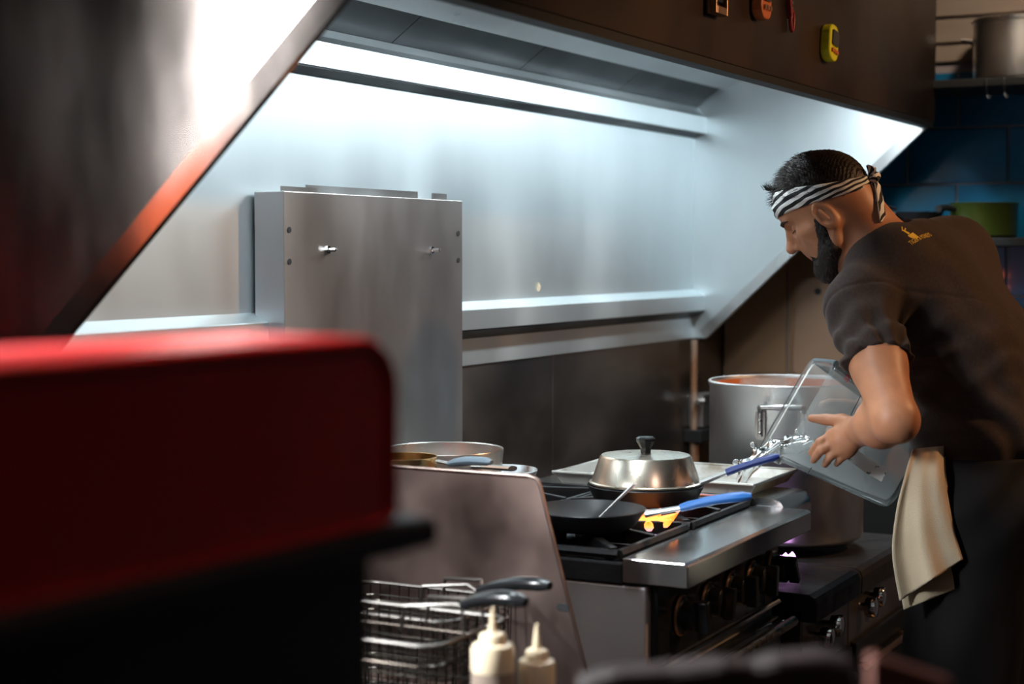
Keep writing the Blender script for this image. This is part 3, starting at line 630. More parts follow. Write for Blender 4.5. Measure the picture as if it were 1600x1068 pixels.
for ins, y in ((.012, .006), (.008, .0015), (.003, .0), (.0, .004), (0, .010), (.003, .016), (.003, .022), (0, .028), (0, .118), (.004, .126), (.012, .128)): rings.append(face_ring(ins, y))
V, F = loft(rings); n = len(rings[0]); F.append(tuple(range(n))[::-1]); F.append(tuple(range((len(rings) - 1) * n, len(rings) * n)))
MB().add(V, F, mps).build('shell', 'red', rb, True)
kb = MB().lathe([(.006, 0), (.012, .004), (.013, .012), (.008, .018), (.0005, .0195)], 16, mps @ T(.022, .03, 1.2487) @ Matrix.Scale(.55, 4)).build('bin_clip', 'alu', rb, True)

# out of focus things at the bottom edge
t = thing('stool_back', (1.215, .46, 0), 'dark brown leather stool back at the bottom edge, out of focus', 'stool')
P3 = [at(905, 1068, 1.32), at(960, 1052, 1.315), at(1050, 1046, 1.31), at(1130, 1036, 1.30), at(1180, 1040, 1.30), at(1215, 1030, 1.295), at(1290, 1024, 1.29), at(1335, 1032, 1.285), at(1350, 1060, 1.28)]
g = MB(); n3 = len(P3); off = _VH * .035
V = [p for p in P3] + [p + off for p in P3] + [Vector((p.x, p.y, .62)) for p in P3] + [Vector((p.x, p.y, .62)) + off for p in P3]
F = [(k, k + 1, n3 + k + 1, n3 + k) for k in range(n3 - 1)] + [(2 * n3 + k, 2 * n3 + k + 1, k + 1, k) for k in range(n3 - 1)] + [(n3 + k, n3 + k + 1, 3 * n3 + k + 1, 3 * n3 + k) for k in range(n3 - 1)] + [(3 * n3 + k, 3 * n3 + k + 1, 2 * n3 + k + 1, 2 * n3 + k) for k in range(n3 - 1)]
F += [(0, n3, 3 * n3, 2 * n3), (n3 - 1, 3 * n3 - 1, 4 * n3 - 1, 2 * n3 - 1)]
g.add(V, F).build('backrest', 'dark_brown', t, bevel=.006)
sc0 = (P3[1] + P3[-2]) / 2; sc0.z = 0
MB().box(-.2, .2, .0, .22, .57, .6195, T(sc0.x, sc0.y, 0) @ RZ(math.degrees(AZ) - 90)).build('seat', 'dark_brown', t, bevel=.012)
for sx in (-.17, .17):
    for sy in (.03, .19): MB().tube([T(sc0.x, sc0.y, 0) @ RZ(math.degrees(AZ) - 90) @ Vector((sx, sy, z)) for z in (0, .569)], .014, 10).build('leg', 'black', t, True)
t = thing('wooden_board', at(1420, 1060, 1.2), 'reddish brown wooden board end at the bottom edge, out of focus', 'board')
bp = [at(1362, 1030, 1.2), at(1372, 1027, 1.2), at(1490, 1066, 1.2), at(1500, 1110, 1.2), at(1362, 1110, 1.2)]
g = MB(); g.add([*bp] + [p + _VH * .02 for p in bp], [(4, 3, 2, 1, 0), (5, 6, 7, 8, 9)] + [(k, (k + 1) % 5, 5 + (k + 1) % 5, 5 + k) for k in range(5)]).build('slab', 'red_brown', t, bevel=.002)
c5 = at(1430, 1110, 1.21)
MB().box(-.02, .05, -.06, .02, 0, c5.z - .001, T(c5.x, c5.y, 0) @ RZ(math.degrees(AZ) - 90)).build('stand', 'black', t, bevel=.004)

# ================================================================== lamps out of the frame: pendants, added fill, bin highlight, hood glare and edge glow
def pendant(loc, label, power, col, rad, bulb, aim, cone):
    x, y, z = loc; t = thing('pendant_lamp', loc, label, 'lamp', 'hanging kitchen lamps')
    MB().lathe([(.02, .17), (.03, .15), (.05, .12), (.11, .02), (.115, 0), (.110, .002), (.045, .118), (.02, .14)], 32, T(x, y, z)).build('shade', 'copper', t, True)
    MB().tube([(x, y, z + .17), (x, y, 2.949)], .006, 8).build('cord', 'black', t, True)
    MB().lathe([(.0005, .03), (.025, .045), (.03, .065), (.02, .09), (.0005, .10)], 16, T(x, y, z)).build('bulb', bulb, t, True)
    l = bpy.data.lights.new('pendant_light', 'SPOT'); l.energy = power; l.color = col; l.shadow_soft_size = rad; l.spot_size = R(cone); l.spot_blend = .6
    o = bpy.data.objects.new('pendant_light', l); COL.objects.link(o); o.location = (x, y, z - .005)
    o.rotation_euler = (Vector(aim) - Vector(loc)).to_track_quat('-Z', 'Y').to_euler()
    o.parent = t; o.matrix_parent_inverse = T(-x, -y, -z)
pendant((4.0, -.80, 2.55), 'warm pendant lamp above the aisle behind the cook', WARM_W * 1.9, (1, .54, .25), .06, 'warm_bulb', (3.55, .8, 1.15), 72)
pendant((4.25, .72, 2.62), 'warm pendant lamp above the aisle near the blue tiled wall', WARM_W * .5, (1, .82, .64), .06, 'warm_bulb', (5.1, 1.1, 1.7), 120)
pendant((1.45, -.35, 2.5), 'rosy fill lamp added out of view above the pass', WARM_W * .30, (1, .72, .62), .06, 'warm_bulb', (2.30, 1.2, .85), 40)  # added warm fill, out of view, for the splash guard and range side
pendant((.95, .70, 2.02), 'orange lamp added over the red bin for its top highlight', BIN_HIGHLIGHT_W, (1, .35, .12), .04, 'warm_bulb', (.75, .68, 1.4), 110)  # added out of view to brighten the top of the red bin
t = thing('glare_source', (1.02, 1.93, 1.5), 'upright bright panel added out of view for the glare on the hood end', 'lamp')  # added, unseen, so the hood end panel reflects a bright glare
MB().box(.80, 1.18, 1.925, 1.954, 1.48, 2.30).build('housing', 'steel', t, bevel=.004)
MB().box(.81, 1.17, 1.912, 1.9245, 1.50, 2.28).build('diffuser', 'lamp_glare', t, bevel=.004)
t = thing('edge_glow_source', (1.0, 1.93, 1.3), 'orange glowing rods added out of view to tint the hood edge', 'glow source')  # added, unseen, so the flange of the hood end reflects orange
MB().box(.78, 1.22, 1.925, 1.954, 1.20, 1.44).build('housing', 'black', t, bevel=.004)
for k in range(3): MB().tube([(.81, 1.915, 1.25 + .07 * k), (1.19, 1.915, 1.25 + .07 * k)], .016, 10).build('edge_glow_rod', 'glow', t, True)

# ================================================================== the cook: smooth bodies from signed distance fields
import openvdb
def A3(p): return np.array(p, np.float32)
def cap(a, b, ra, rb=None, k=.01, op='u'):
    a, b = A3(a), A3(b); rb = ra if rb is None else rb; ba = b - a; L2 = float(ba @ ba) + 1e-12
    def f(P):
        h = np.clip(((P - a) @ ba) / L2, 0, 1); q = P - a - h[..., None] * ba
        return np.sqrt(np.einsum('...i,...i', q, q)) - (ra + (rb - ra) * h)
    return (f, k, op, np.minimum(a, b) - max(ra, rb), np.maximum(a, b) + max(ra, rb))
def ell(c, rad, axes=None, k=.01, op='u'):
    c = A3(c); rad = A3(rad); ax = np.eye(3, dtype=np.float32) if axes is None else A3(axes)
    def f(P):
        q = (P - c) @ ax.T; k0 = np.sqrt(np.einsum('...i,...i', q / rad, q / rad)); k1 = np.sqrt(np.einsum('...i,...i', q / rad ** 2, q / rad ** 2)) + 1e-9
        return k0 * (k0 - 1) / k1
    m = float(rad.max()); return (f, k, op, c - m, c + m)
def sdf_mesh(prims, vox, post=None, pad=.02):
    lo = np.min([p[3] for p in prims if p[2] == 'u'], 0) - pad; hi = np.max([p[4] for p in prims if p[2] == 'u'], 0) + pad
    B = 16; bs = B * vox; nb = np.ceil((hi - lo) / bs).astype(int); half = bs * .87; bw = 3 * vox
    g = openvdb.FloatGrid(bw); g.transform = openvdb.createLinearTransform(voxelSize=vox)
    i0 = np.floor(lo / vox).astype(int); i0 -= i0 % 8
    idx = np.stack(np.meshgrid(*[np.arange(n + 1) for n in nb], indexing='ij'), -1).reshape(-1, 3)
    cen = ((i0 + idx * B + B / 2) * vox).astype(np.float32)
    D = np.stack([p[0](cen) for p in prims], 1)
    off = np.stack(np.meshgrid(*[np.arange(B)] * 3, indexing='ij'), -1).astype(np.float32) * vox
    marg = half * 1.25 + .012
    uni = np.array([p[2] == 'u' for p in prims])
    dmin = np.where(uni[None], D, 9).min(1)
    for n in np.nonzero(dmin < marg + .02)[0]:
        base = (i0 + idx[n] * B); P = off + (base * vox).astype(np.float32); d = None
        for q, p in enumerate(prims):
            if D[n, q] > marg + p[1] * 1.5: continue
            e = p[0](P); k = p[1]
            if p[2] == 'u':
                if d is None: d = e
                else:
                    h = np.clip(.5 + .5 * (d - e) / k, 0, 1); d = d * (1 - h) + e * h - k * h * (1 - h)
            elif d is not None:
                h = np.clip(.5 - .5 * (d + e) / k, 0, 1); d = d * (1 - h) - e * h + k * h * (1 - h)
        if d is None: continue
        if post is not None: d = post(P, d)
        d = np.clip(d, -bw, bw).astype(np.float32)
        if d.min() >= bw: continue
        g.copyFromArray(np.ascontiguousarray(d), ijk=tuple(int(x) for x in base))
    pts, quads = g.convertToQuads(isovalue=0.0)
    return np.asarray(pts), np.asarray(quads)
def np_mesh(name, V, F):
    me = bpy.data.meshes.new(name); nv, nf = len(V), len(F); k = F.shape[1]
    me.vertices.add(nv); me.vertices.foreach_set('co', np.ascontiguousarray(V, np.float32).ravel())
    me.loops.add(nf * k); me.loops.foreach_set('vertex_index', np.ascontiguousarray(F, np.int32).ravel())
    me.polygons.add(nf); me.polygons.foreach_set('loop_start', np.arange(0, nf * k, k, dtype=np.int32))
    me.polygons.foreach_set('use_smooth', np.ones(nf, bool)); me.update(calc_edges=True); me.validate(); return me
def sdf_obj(name, prims, vox, material, parent=None, post=None, relax=2, flip=True):
    V, F = sdf_mesh(prims, vox, post)
    for _ in range(relax):                                  # light Laplacian smoothing
        S = np.zeros_like(V); C = np.zeros(len(V))
        for a, b in ((0, 1), (1, 2), (2, 3), (3, 0)):
            np.add.at(S, F[:, a], V[F[:, b]]); np.add.at(S, F[:, b], V[F[:, a]]); np.add.at(C, F[:, a], 1); np.add.at(C, F[:, b], 1)
        V = V * .5 + .5 * S / np.maximum(C, 1)[:, None]
    me = np_mesh(name, V, F[:, ::-1] if flip else F); me.materials.append(M[material])
    o = bpy.data.objects.new(name, me); COL.objects.link(o)
    if parent is not None: o.parent = parent
    return o
def sm(x, a, b): t = np.clip((x - a) / (b - a), 0, 1); return t * t * (3 - 2 * t)
def NP(v): return np.array([v.x, v.y, v.z], np.float32)

# head frame
YH, PH = R(17), R(31)
hz = -_RT * math.cos(YH) + _VH * math.sin(YH); Zv = Vector((0, 0, 1))
HF = hz * math.cos(PH) - Zv * math.sin(PH); HU = Zv * math.cos(PH) + hz * math.sin(PH); HL = HU.cross(HF)
HC = at(1292, 318, 3.50)
AX = np.array([NP(HF), NP(HL), NP(HU)])
def hp(f, l, u):
    s_ = min(1, max(0, (f - 3) / 5)); f = f - min(1.5, .17 * max(0, 2.5 - u)) * s_ * s_ * (3 - 2 * s_)
    return NP(HC + (HF * f + HL * l + HU * u) * .01)
def hcap(a, b, ra, rb=None, k=1.0, op='u'): return cap(hp(*a), hp(*b), ra * .01, None if rb is None else rb * .01, k * .01, op)
def hell(c, r, k=1.0, op='u', axes=None): return ell(hp(*c), np.array(r) * .01, AX if axes is None else axes, k * .01, op)
# torso frame
YT = R(24); TF = -_RT * math.cos(YT) + _VH * math.sin(YT); TL = -(_VH * math.cos(YT) + _RT * math.sin(YT)); tl = NP(TL); tf = NP(TF)
pt = lambda u, v, d: NP(at(u, v, d))
NK = pt(1374, 398, 3.49); C0 = pt(1408, 425, 3.48); C1 = pt(1440, 462, 3.48); MD = pt(1496, 556, 3.48); WS = pt(1532, 675, 3.47); HP = pt(1530, 790, 3.46)
SL = pt(1345, 476, 3.325); SR = pt(1478, 408, 3.645)
EL = pt(1397, 652, 3.14); WL = pt(1345, 672, 3.335)
ER = pt(1452, 585, 3.86); WR = pt(1350, 640, 3.90)

skin = []
# cranium, face
skin += [hell((-.2, 0, 1.8), (9.9, 7.6, 8.9), .5), hell((3.6, 0, -4.6), (6.2, 6.3, 7.2), 2.0), hcap((7.6, -1.4, -11.2), (7.6, 1.4, -11.2), 2.0, k=2.2),
         hell((5.0, 0, 3.2), (5.1, 6.4, 4.6), 1.5)]
for s in (-1, 1):
    skin += [hcap((.2, s * 6.0, -4.5), (2.2, s * 5.4, -8.3), 1.3, 1.5, 2), hcap((2.2, s * 5.4, -8.3), (7.4, s * 1.8, -11.2), 1.5, 1.7, 1.6),
             hell((6.4, s * 4.3, -3.4), (2.6, 2.0, 1.9), 1.6), hcap((8.5, s * 4.3, .7), (9.6, s * 1.2, .5), .7, .75, 1.2)]
skin += [hell((9.6, s * 3.2, -1.3), (1.6, 1.6, 1.15), 1.0, 's') for s in (-1, 1)]
skin += [hell((8.0, s * 3.2, -1.35), (1.35, 1.45, 1.3), .25) for s in (-1, 1)]
skin += [hcap((9.45, 0, .4), (10.6, 0, -2.0), .85, .95, .8), hcap((10.6, 0, -2.0), (12.3, 0, -4.4), .95, 1.2, .6)]
for s in (-1, 1): skin += [hell((10.7, s * 1.05, -4.9), (1.05, .8, .75), .5), hell((10.6, s * .6, -5.5), (.5, .35, .4), .2, 's')]
skin += [hcap((9.3, -1.7, -7.1), (9.3, 1.7, -7.1), .75, k=.5), hcap((9.75, -.5, -6.95), (9.75, .5, -6.95), .65, k=.5),
         hcap((9.2, -1.5, -8.3), (9.2, 1.5, -8.3), .85, k=.5), hcap((9.6, -2.0, -7.7), (9.6, 2.0, -7.7), .28, k=.3, op='s')]
# ears
for s in (-1, 1):
    er = NP(HF) * .97 * 1 + 0; 
    ea = np.array([NP((HF * .94 - HU * .30 + HL * s * .28).normalized()), NP((HL * s * .95 - HF * .30).normalized()), NP((HU * .95 + HF * .30).normalized())])
    c = (.9, s * 7.6, -2.5)
    skin += [hell(c, (2.05, .78, 3.55), .45, 'u', ea), hell((1.05, s * 8.40, -2.1), (1.40, .75, 2.5), .35, 's', ea), hell((1.45, s * 8.2, -3.3), (.6, .5, .8), .2, 's', ea),
             hcap((1.3, s * 7.9, -1.2), (.65, s * 8.0, -3.5), .30, .35, .3), hcap((2.35, s * 7.5, -2.9), (2.25, s * 7.55, -3.5), .42, .42, .3)]
# neck and trunk
skin += [cap(hp(-3.2, 0, -4.5), NK, .060, .064, .02), cap(hp(1.0, 0, -9.0), pt(1352, 425, 3.50), .046, .05, .02), cap(hp(-4.8, 0, -3), pt(1392, 385, 3.49), .047, .05, .02)]
skin += [cap(C0 + tl * .05, MD + tl * .05, .08, .085, .05), cap(C0 - tl * .05, MD - tl * .05, .08, .085, .05), cap(MD, WS, .095, .095, .05), cap(WS, HP, .095, .10, .05)]
# left arm
skin += [cap(C0 + tl * .08, SL, .07, .062, .04), cap(SL, SL * .45 + EL * .55, .058, .0525, .03), cap(SL * .5 + EL * .5, EL, .0525, .043, .02),
         cap(EL, EL * .62 + WL * .38, .0435, .047, .015), cap(EL * .62 + WL * .38, WL, .047, .0315, .02)]
skin += [cap(EL + np.array([0, 0, .0]) - NP(_UP) * .008, EL - NP(_UP) * .012 + NP(_RT) * .010, .033, .033, .02)]
# right arm
skin += [cap(C0 - tl * .08, SR, .065, .056, .04), cap(SR, ER, .052, .043, .03), cap(ER, WR, .044, .030, .02)]
# hands: (wrist, knuckles, joints, tips), fingers of unequal length
def hand(wrist, fingers, thumb, palm_th):
    ks = [f[0] for f in fingers]
    for k_ in ks: skin.append(cap(wrist * .75 + k_ * .25, k_, .0165, .0125, .012))
    for i_ in range(3): skin.append(cap(ks[i_] * .8 + wrist * .2, ks[i_ + 1] * .8 + wrist * .2, .013, .013, .010))
    for kn, jt, tp, r in fingers:
        skin.append(cap(kn, jt, r * 1.08, r, .004)); skin.append(cap(jt, jt * .5 + tp * .5, r, r * .93, .003)); skin.append(cap(jt * .5 + tp * .5, tp, r * .93, r * .78, .003))
    b_, j_, t_ = thumb
    skin.append(cap(wrist * .65 + b_ * .35, b_, .018, .0145, .012)); skin.append(cap(b_, j_, .0135, .0115, .006)); skin.append(cap(j_, t_, .0115, .0085, .004))
hand(WL, [(pt(1300, 679, 3.372), pt(1281, 690, 3.372), pt(1267, 707, 3.412), .0088),
          (pt(1303, 692, 3.364), pt(1283, 703, 3.366), pt(1271, 719, 3.412), .0092),
          (pt(1312, 702, 3.360), pt(1297, 713, 3.366), pt(1289, 726, 3.410), .0088),
          (pt(1324, 707, 3.358), pt(1314, 716, 3.366), pt(1307, 725, 3.400), .0078)],
     (pt(1316, 657, 3.375), pt(1290, 655, 3.395), pt(1268, 653, 3.410), ), 0)
hand(WR, [(pt(1312, 655, 3.84), pt(1296, 672, 3.80), pt(1290, 690, 3.745), .0088), (pt(1318, 668, 3.84), pt(1303, 686, 3.80), pt(1298, 702, 3.745), .009),
          (pt(1327, 678, 3.84), pt(1315, 695, 3.80), pt(1309, 709, 3.745), .0088), (pt(1337, 682, 3.84), pt(1328, 698, 3.80), pt(1321, 709, 3.75), .008)],
     (pt(1315, 632, 3.83), pt(1298, 630, 3.79), pt(1285, 632, 3.745)), 0)
# legs
LHp = HP + tl * .085; RHp = HP - tl * .085
kneeL = NP(Vector(LHp.tolist()) + TF * .03); kneeL[2] = .50; kneeR = NP(Vector(RHp.tolist()) + TF * .0); kneeR[2] = .50
ankL = kneeL - tf * .05; ankL[2] = .10; ankR = kneeR - tf * .06; ankR[2] = .10
for a_, b_, c_ in ((LHp, kneeL, ankL), (RHp, kneeR, ankR)): skin += [cap(a_, b_, .085, .058, .03), cap(b_, c_, .056, .040, .02), cap(c_, c_ + tf * .16 + np.array([0, 0, -.055], np.float32), .035, .025, .02)]
person = sdf_obj('person', skin, .003, 'skin', relax=2)
tag(person, 'bearded cook in dark t-shirt and zebra headband tipping a clear tub', 'person')

# t-shirt
shirt = [cap(NK * .35 + C0 * .65, C1, .085, .10, .05), cap(C0 + tl * .075, MD + tl * .072, .096, .118, .06), cap(C0 - tl * .075, MD - tl * .072, .100, .120, .06),
         cap(MD + tl * .06, WS + tl * .055, .120, .122, .06), cap(MD - tl * .06, WS - tl * .055, .120, .122, .06), cap(WS + tl * .05, HP + tl * .05, .122, .125, .05), cap(WS - tl * .05, HP - tl * .05, .122, .125, .05),
         cap(C0 + tl * .09, SL, .082, .068, .04), cap(C0 - tl * .09, SR, .085, .072, .05), cap(SL, SL * .42 + EL * .58, .0665, .0655, .03), cap(SR, SR * .5 + ER * .5, .066, .064, .03)]
shirt += [cap(C1 - tf * .03, MD - tf * .035, .10, .11, .06), cap(SR - tf * .01 - tl * .0, MD - tl * .085 - tf * .03, .075, .105, .08), cap(C0 - tf * .03, SR - tf * .015, .085, .075, .06)]
nkd = hp(-3.2, 0, -4.5) - NK; nkd /= np.linalg.norm(nkd)
armd = EL - SL; arml = np.linalg.norm(armd); armd = armd / arml
armr = ER - SR; armrl = np.linalg.norm(armr); armr = armr / armrl
up_ = np.array([0, 0, 1], np.float32); rt_ = NP(_RT); vh_ = NP(_VH)
def shirt_post(P, d):
    a = (P - SL) @ rt_; b = (P - SL) @ up_; c = (P - SL) @ vh_
    wob = .9 * np.sin(23 * a + 31 * c + 1.3) + .7 * np.sin(37 * b - 19 * a)
    # folds: radiating from the armpit, sagging across the back, bunched at the waist
    ar = np.arctan2(b + .14, a - .035) ; rr_ = np.sqrt((a - .035) ** 2 + (b + .14) ** 2)
    f1 = np.sin(ar * 15 + wob * .8) * np.exp(-((rr_ - .10) / .07) ** 2)
    f2 = np.sin((a * .62 + b * .95) * 62 + wob * 1.3) * (.35 + .65 * sm(-b, .05, .30))
    f3 = np.sin((b * 1.0 - a * .35) * 105 + wob * 1.6) * sm(-b, .22, .34)
    tt = (P - SL) @ armd; f4 = np.sin(tt * 95 + a * 40 + wob) * np.exp(-((tt - .10) / .07) ** 2) * sm(-c, -.05, .03)
    d = d + .0055 * f1 + .0045 * f2 + .0045 * f3 + .0038 * f4
    # seam of the sleeve
    d = d + .0022 * np.exp(-((tt - .005 + .35 * a * 0) / .003) ** 2) * sm(-c, -.09, .0)
    # cut: hem, sleeve ends, collar
    d = np.maximum(d, 1.028 - P[..., 2])
    s1 = ((P - SL) @ armd) - .152; near = np.linalg.norm(P - (SL + armd * .20), axis=-1) - .105
    d = np.maximum(d, np.where(near < 0, s1, -1)) if near.min() < 0 else d
    d = np.maximum(d, np.where((np.linalg.norm(P - (SR + armr * .22), axis=-1) < .10), ((P - SR) @ armr) - .17, -1))
    cz = ((P - NK) @ nkd) - .014; nn = np.linalg.norm(P - NK - nkd * .05, axis=-1) - .10
    d = np.maximum(d, np.where(nn < 0, cz, -1)); return d
sh = sdf_obj('t_shirt', shirt, .0032, 'shirt', person, shirt_post, relax=2); sh['label'] = 'faded black cotton t-shirt with small yellow print'
# collar rib and sleeve hem
def ring_pts(c, n, r, sq=1.0, m=40, ax=None):
    n = Vector(n.tolist()).normalized(); a = (ax if ax else n.cross(Vector((0, 0, 1)))).normalized(); b = n.cross(a); return [Vector(c.tolist()) + (a * math.cos(q) + b * math.sin(q) * sq) * r for q in np.linspace(0, 2 * math.pi, m)]
MB().tube(ring_pts(NK + nkd * .008, nkd, .071, 1.0), .0065, 8, flat=1).build('collar', 'shirt', person, True)

# trousers and apron
trs = [cap(WS + tl * .045, HP + tl * .06, .118, .118, .05), cap(WS - tl * .045, HP - tl * .06, .118, .118, .05)]
for a_, b_, c_ in ((LHp, kneeL, ankL), (RHp, kneeR, ankR)): trs += [cap(a_, b_, .112, .088, .05), cap(b_, c_, .088, .078, .04)]
def trs_post(P, d):
    b = P[..., 2]; d = d + .003 * np.sin(b * 50 + 20 * (P @ rt_)) ; d = np.maximum(d, b - 1.035); return np.maximum(d, .075 - b)
sdf_obj('trousers', trs, .0055, 'trousers', person, trs_post, relax=2)
apr = [cap(WS + tl * .05, HP + tl * .065, .128, .130, .05), cap(WS - tl * .05, HP - tl * .065, .128, .130, .05), cap(HP + tl * .09, kneeL + tf * .0, .122, .118, .06), cap(HP - tl * .09, kneeR, .122, .118, .06)]
def apr_post(P, d):
    a = P @ rt_; b = P[..., 2]
    d = d + .0045 * np.sin((b * .9 - a * .75) * 48 + 2 * np.sin(9 * a)) * sm(b, .80, 1.0) + .003 * np.sin(a * 42 + 3 * np.sin(5 * b)) * sm(-b, -.85, -.7)
    d = np.maximum(d, b - 1.040 - .03 * ((P - WS) @ rt_)); return np.maximum(d, .48 - b)
sdf_obj('apron', apr, .0045, 'apron', person, apr_post, relax=2)
for a_, s in ((ankL, 1), (ankR, -1)):
    sdf_obj('shoe', [cap(a_ * np.array([1, 1, 0], np.float32) + np.array([0, 0, .045], np.float32) - tf * .03, a_ * np.array([1, 1, 0], np.float32) + np.array([0, 0, .045], np.float32) + tf * .06, .044, .044, .02), cap(a_ * np.array([1, 1, 0], np.float32) + np.array([0, 0, .042], np.float32) + tf * .06, a_ * np.array([1, 1, 0], np.float32) + np.array([0, 0, .036], np.float32) + tf * .17, .042, .036, .02)], .006, 'shoe', person, lambda P, d: np.maximum(d, .001 - P[..., 2]))

# hair
BANDH = lambda cf: 2.25 + 2.85 * cf
def loc_head(P): q = P - hp(0, 0, 0); return (q @ AX[0]) * 100, (q @ AX[1]) * 100, (q @ AX[2]) * 100
def hair_post(P, d):
    f, l, u = loc_head(P); d = d - .0012 * np.sin(f * 9 + l * 5) * np.sin(l * 9 - u * 4) - .0009 * np.sin(f * 21 + u * 13 + l * 17)
    return np.maximum(d, (BANDH(f / 9.5) - .3 - u) * .01)
hr = sdf_obj('hair', [hell((-.1, 0, 2.0), (10.05, 7.75, 9.3), .5), hell((.8, 0, 4.2), (7.8, 6.2, 7.7), .8), hell((5.6, 0, 5.7), (3.5, 5.2, 3.8), 1.0)], .002, 'hair', person, hair_post, relax=1)
def strands(name, roots, m, parent, r0=.0007):
    V = []; F = []
    for pts, rad in roots:
        b = len(V); n = len(pts); pts = [Vector(p) for p in pts]; t = (pts[-1] - pts[0]).normalized(); a = t.cross(Vector((.3, .5, .81))).normalized(); c = t.cross(a)
        for i_, p in enumerate(pts):
            r = rad * (1 - .85 * i_ / (n - 1))
            for q in range(3): V.append(p + (a * math.cos(q * 2.094) + c * math.sin(q * 2.094)) * r)
        for i_ in range(n - 1):
            for q in range(3): F.append((b + i_ * 3 + q, b + i_ * 3 + (q + 1) % 3, b + i_ * 3 + 3 + (q + 1) % 3, b + i_ * 3 + 3 + q))
    me = np_mesh(name, np.array([tuple(v) for v in V]), np.array(F)); me.materials.append(M[m]); o = bpy.data.objects.new(name, me); COL.objects.link(o); o.parent = parent; o['kind'] = 'stuff'; return o
rr = random.Random(5); roots = []
while len(roots) < 2600:
    z = rr.uniform(-.3, 1); a = rr.uniform(-math.pi, math.pi); q = math.sqrt(max(0, 1 - z * z)); f, l, u = -.1 + 10 * q * math.cos(a), 7.7 * q * math.sin(a), 2.0 + 9.25 * z
    if u < BANDH(f / 9.5) + .1: continue
    if f > -3: u += .35; 
    ln = (1.5 if f > -2 else .55) * rr.uniform(.6, 1.2)
    nx, ny, nz = q * math.cos(a), q * math.sin(a), z
    dx, dy, dz = .55 + rr.uniform(-.45, .45), rr.uniform(-.5, .5), rr.uniform(-.15, .3)
    p0 = (f, l, u); p1 = (f + (nx * .45 + dx * .7) * ln * .6, l + (ny * .45 + dy * .6) * ln * .6, u + (nz * .45 + dz * .5) * ln * .6)
    p2 = (f + (nx * .45 + dx) * ln * 1.1, l + (ny * .45 + dy) * ln * 1.1, u + (nz * .35 + dz) * ln * 1.0)
    roots.append(([hp(*p0), hp(*p1), hp(*p2)], .0008))
for k in range(60):                                          # quiff curling over the headband
    l = rr.uniform(-3, 3.2); s = rr.uniform(.7, 1.15)
    P0 = (6.6 + rr.uniform(-.5, .5), l, 8.1); roots.append(([hp(*P0), hp(P0[0] + 1.3 * s, l * 1.05, P0[2] + .3 * s), hp(P0[0] + 2.2 * s, l * 1.1, P0[2] + .9 * s), hp(P0[0] + 2.3 * s, l * 1.1, P0[2] + 1.9 * s), hp(P0[0] + 1.7 * s, l * 1.12, P0[2] + 2.5 * s)], .0010))
st = strands('hair_strands', roots, 'hair', person)
# cropped fade below and behind
def fade_post(P, d):
    f, l, u = loc_head(P); d = np.maximum(d, (-3.6 + .25 * (f + 9) - u) * .01); d = np.maximum(d, (f - 1.0) * .01); return np.maximum(d, (-.9 - u + np.where(f > -4, 1.2 * (f + 4) * .4, 0)) * .01 * np.where(f > -4, 1, 0) - .0001)
sdf_obj('cropped_hair', [hell((-.2, 0, 1.8), (9.98, 7.68, 9.0), .5)], .0025, 'fade', person, fade_post, relax=1)
# beard
bp_ = []
for s in (-1, 1):
    bp_ += [hcap((3.1, s * 6.45, -2.2), (3.3, s * 6.1, -5.2), .50, 1.0, .8), hcap((3.2, s * 6.0, -5.2), (3.6, s * 5.3, -8.8), 1.2, 2.1, 1.2), hcap((3.6, s * 5.2, -8.6), (7.8, s * 2.5, -11.6), 2.0, 2.3, 1.4),
            hcap((9.2, s * 2.5, -7.0), (8.8, s * 2.5, -10.0), .55, 1.1, .8), hcap((9.75, s * 2.4, -6.9), (10.2, s * .6, -6.1), .42, .38, .4), hcap((4.6, s * 5.4, -7.0), (6.8, s * 4.2, -9.6), .7, 1.2, 1.2)]
bp_ += [hell((8.5, 0, -12.0), (2.7, 3.7, 3.0), 1.2)]
def beard_post(P, d):
    f, l, u = loc_head(P); return d - .0014 * np.sin(f * 7 + u * 3 + l * 5) * np.sin(u * 6 - l * 8) - .0008 * np.sin(f * 17 - l * 19 + u * 5)
sdf_obj('beard', bp_, .0022, 'beard', person, beard_post, relax=1)
roots = []
for k in range(1700):
    s = rr.choice((-1, 1)); q = rr.random() ** .8
    if q < .45:
        t_ = q / .45; c = Vector((3.2 + .8 * t_, s * (6.5 - .9 * t_), -3.0 - 5.6 * t_)); rad = .7 + 1.2 * t_
    else:
        t_ = (q - .45) / .55; c = Vector((4.0 + 4.8 * t_, s * (5.4 - 5.2 * t_ * rr.random() ** .3), -8.8 - 3.0 * t_)); rad = 2.0
    dv = Vector((rr.gauss(.15, .5), s * abs(rr.gauss(.5, .4)), rr.gauss(-.35, .5))).normalized(); p0 = c + dv * rad * .9
    ln = .7 + .6 * rr.random(); e = dv * .55 + Vector((.1, 0, -.8)); p2 = p0 + e * ln; p1 = p0 + (dv * .7 + Vector((0, 0, -.3))) * ln * .5
    roots.append(([hp(*p0), hp(*p1), hp(*p2)], .0007))
strands('beard_strands', roots, 'beard', person)
# eyebrows
for s in (-1, 1):
    MB().tube([hp(10.45, s * 1.3, .35), hp(10.4, s * 2.6, .75), hp(9.9, s * 3.9, .95), hp(8.7, s * 5.2, .6)], [.0030, .0040, .0036, .0014], 8, flat=.7).build('eyebrow', 'beard', person, True)
    MB().tube([hp(9.35, s * 2.0, -1.75), hp(9.70, s * 2.9, -1.95), hp(9.45, s * 3.9, -1.95), hp(8.75, s * 4.6, -1.7)], [.0006, .0013, .0013, .0006], 6).build('eyelashes', 'beard', person, True)
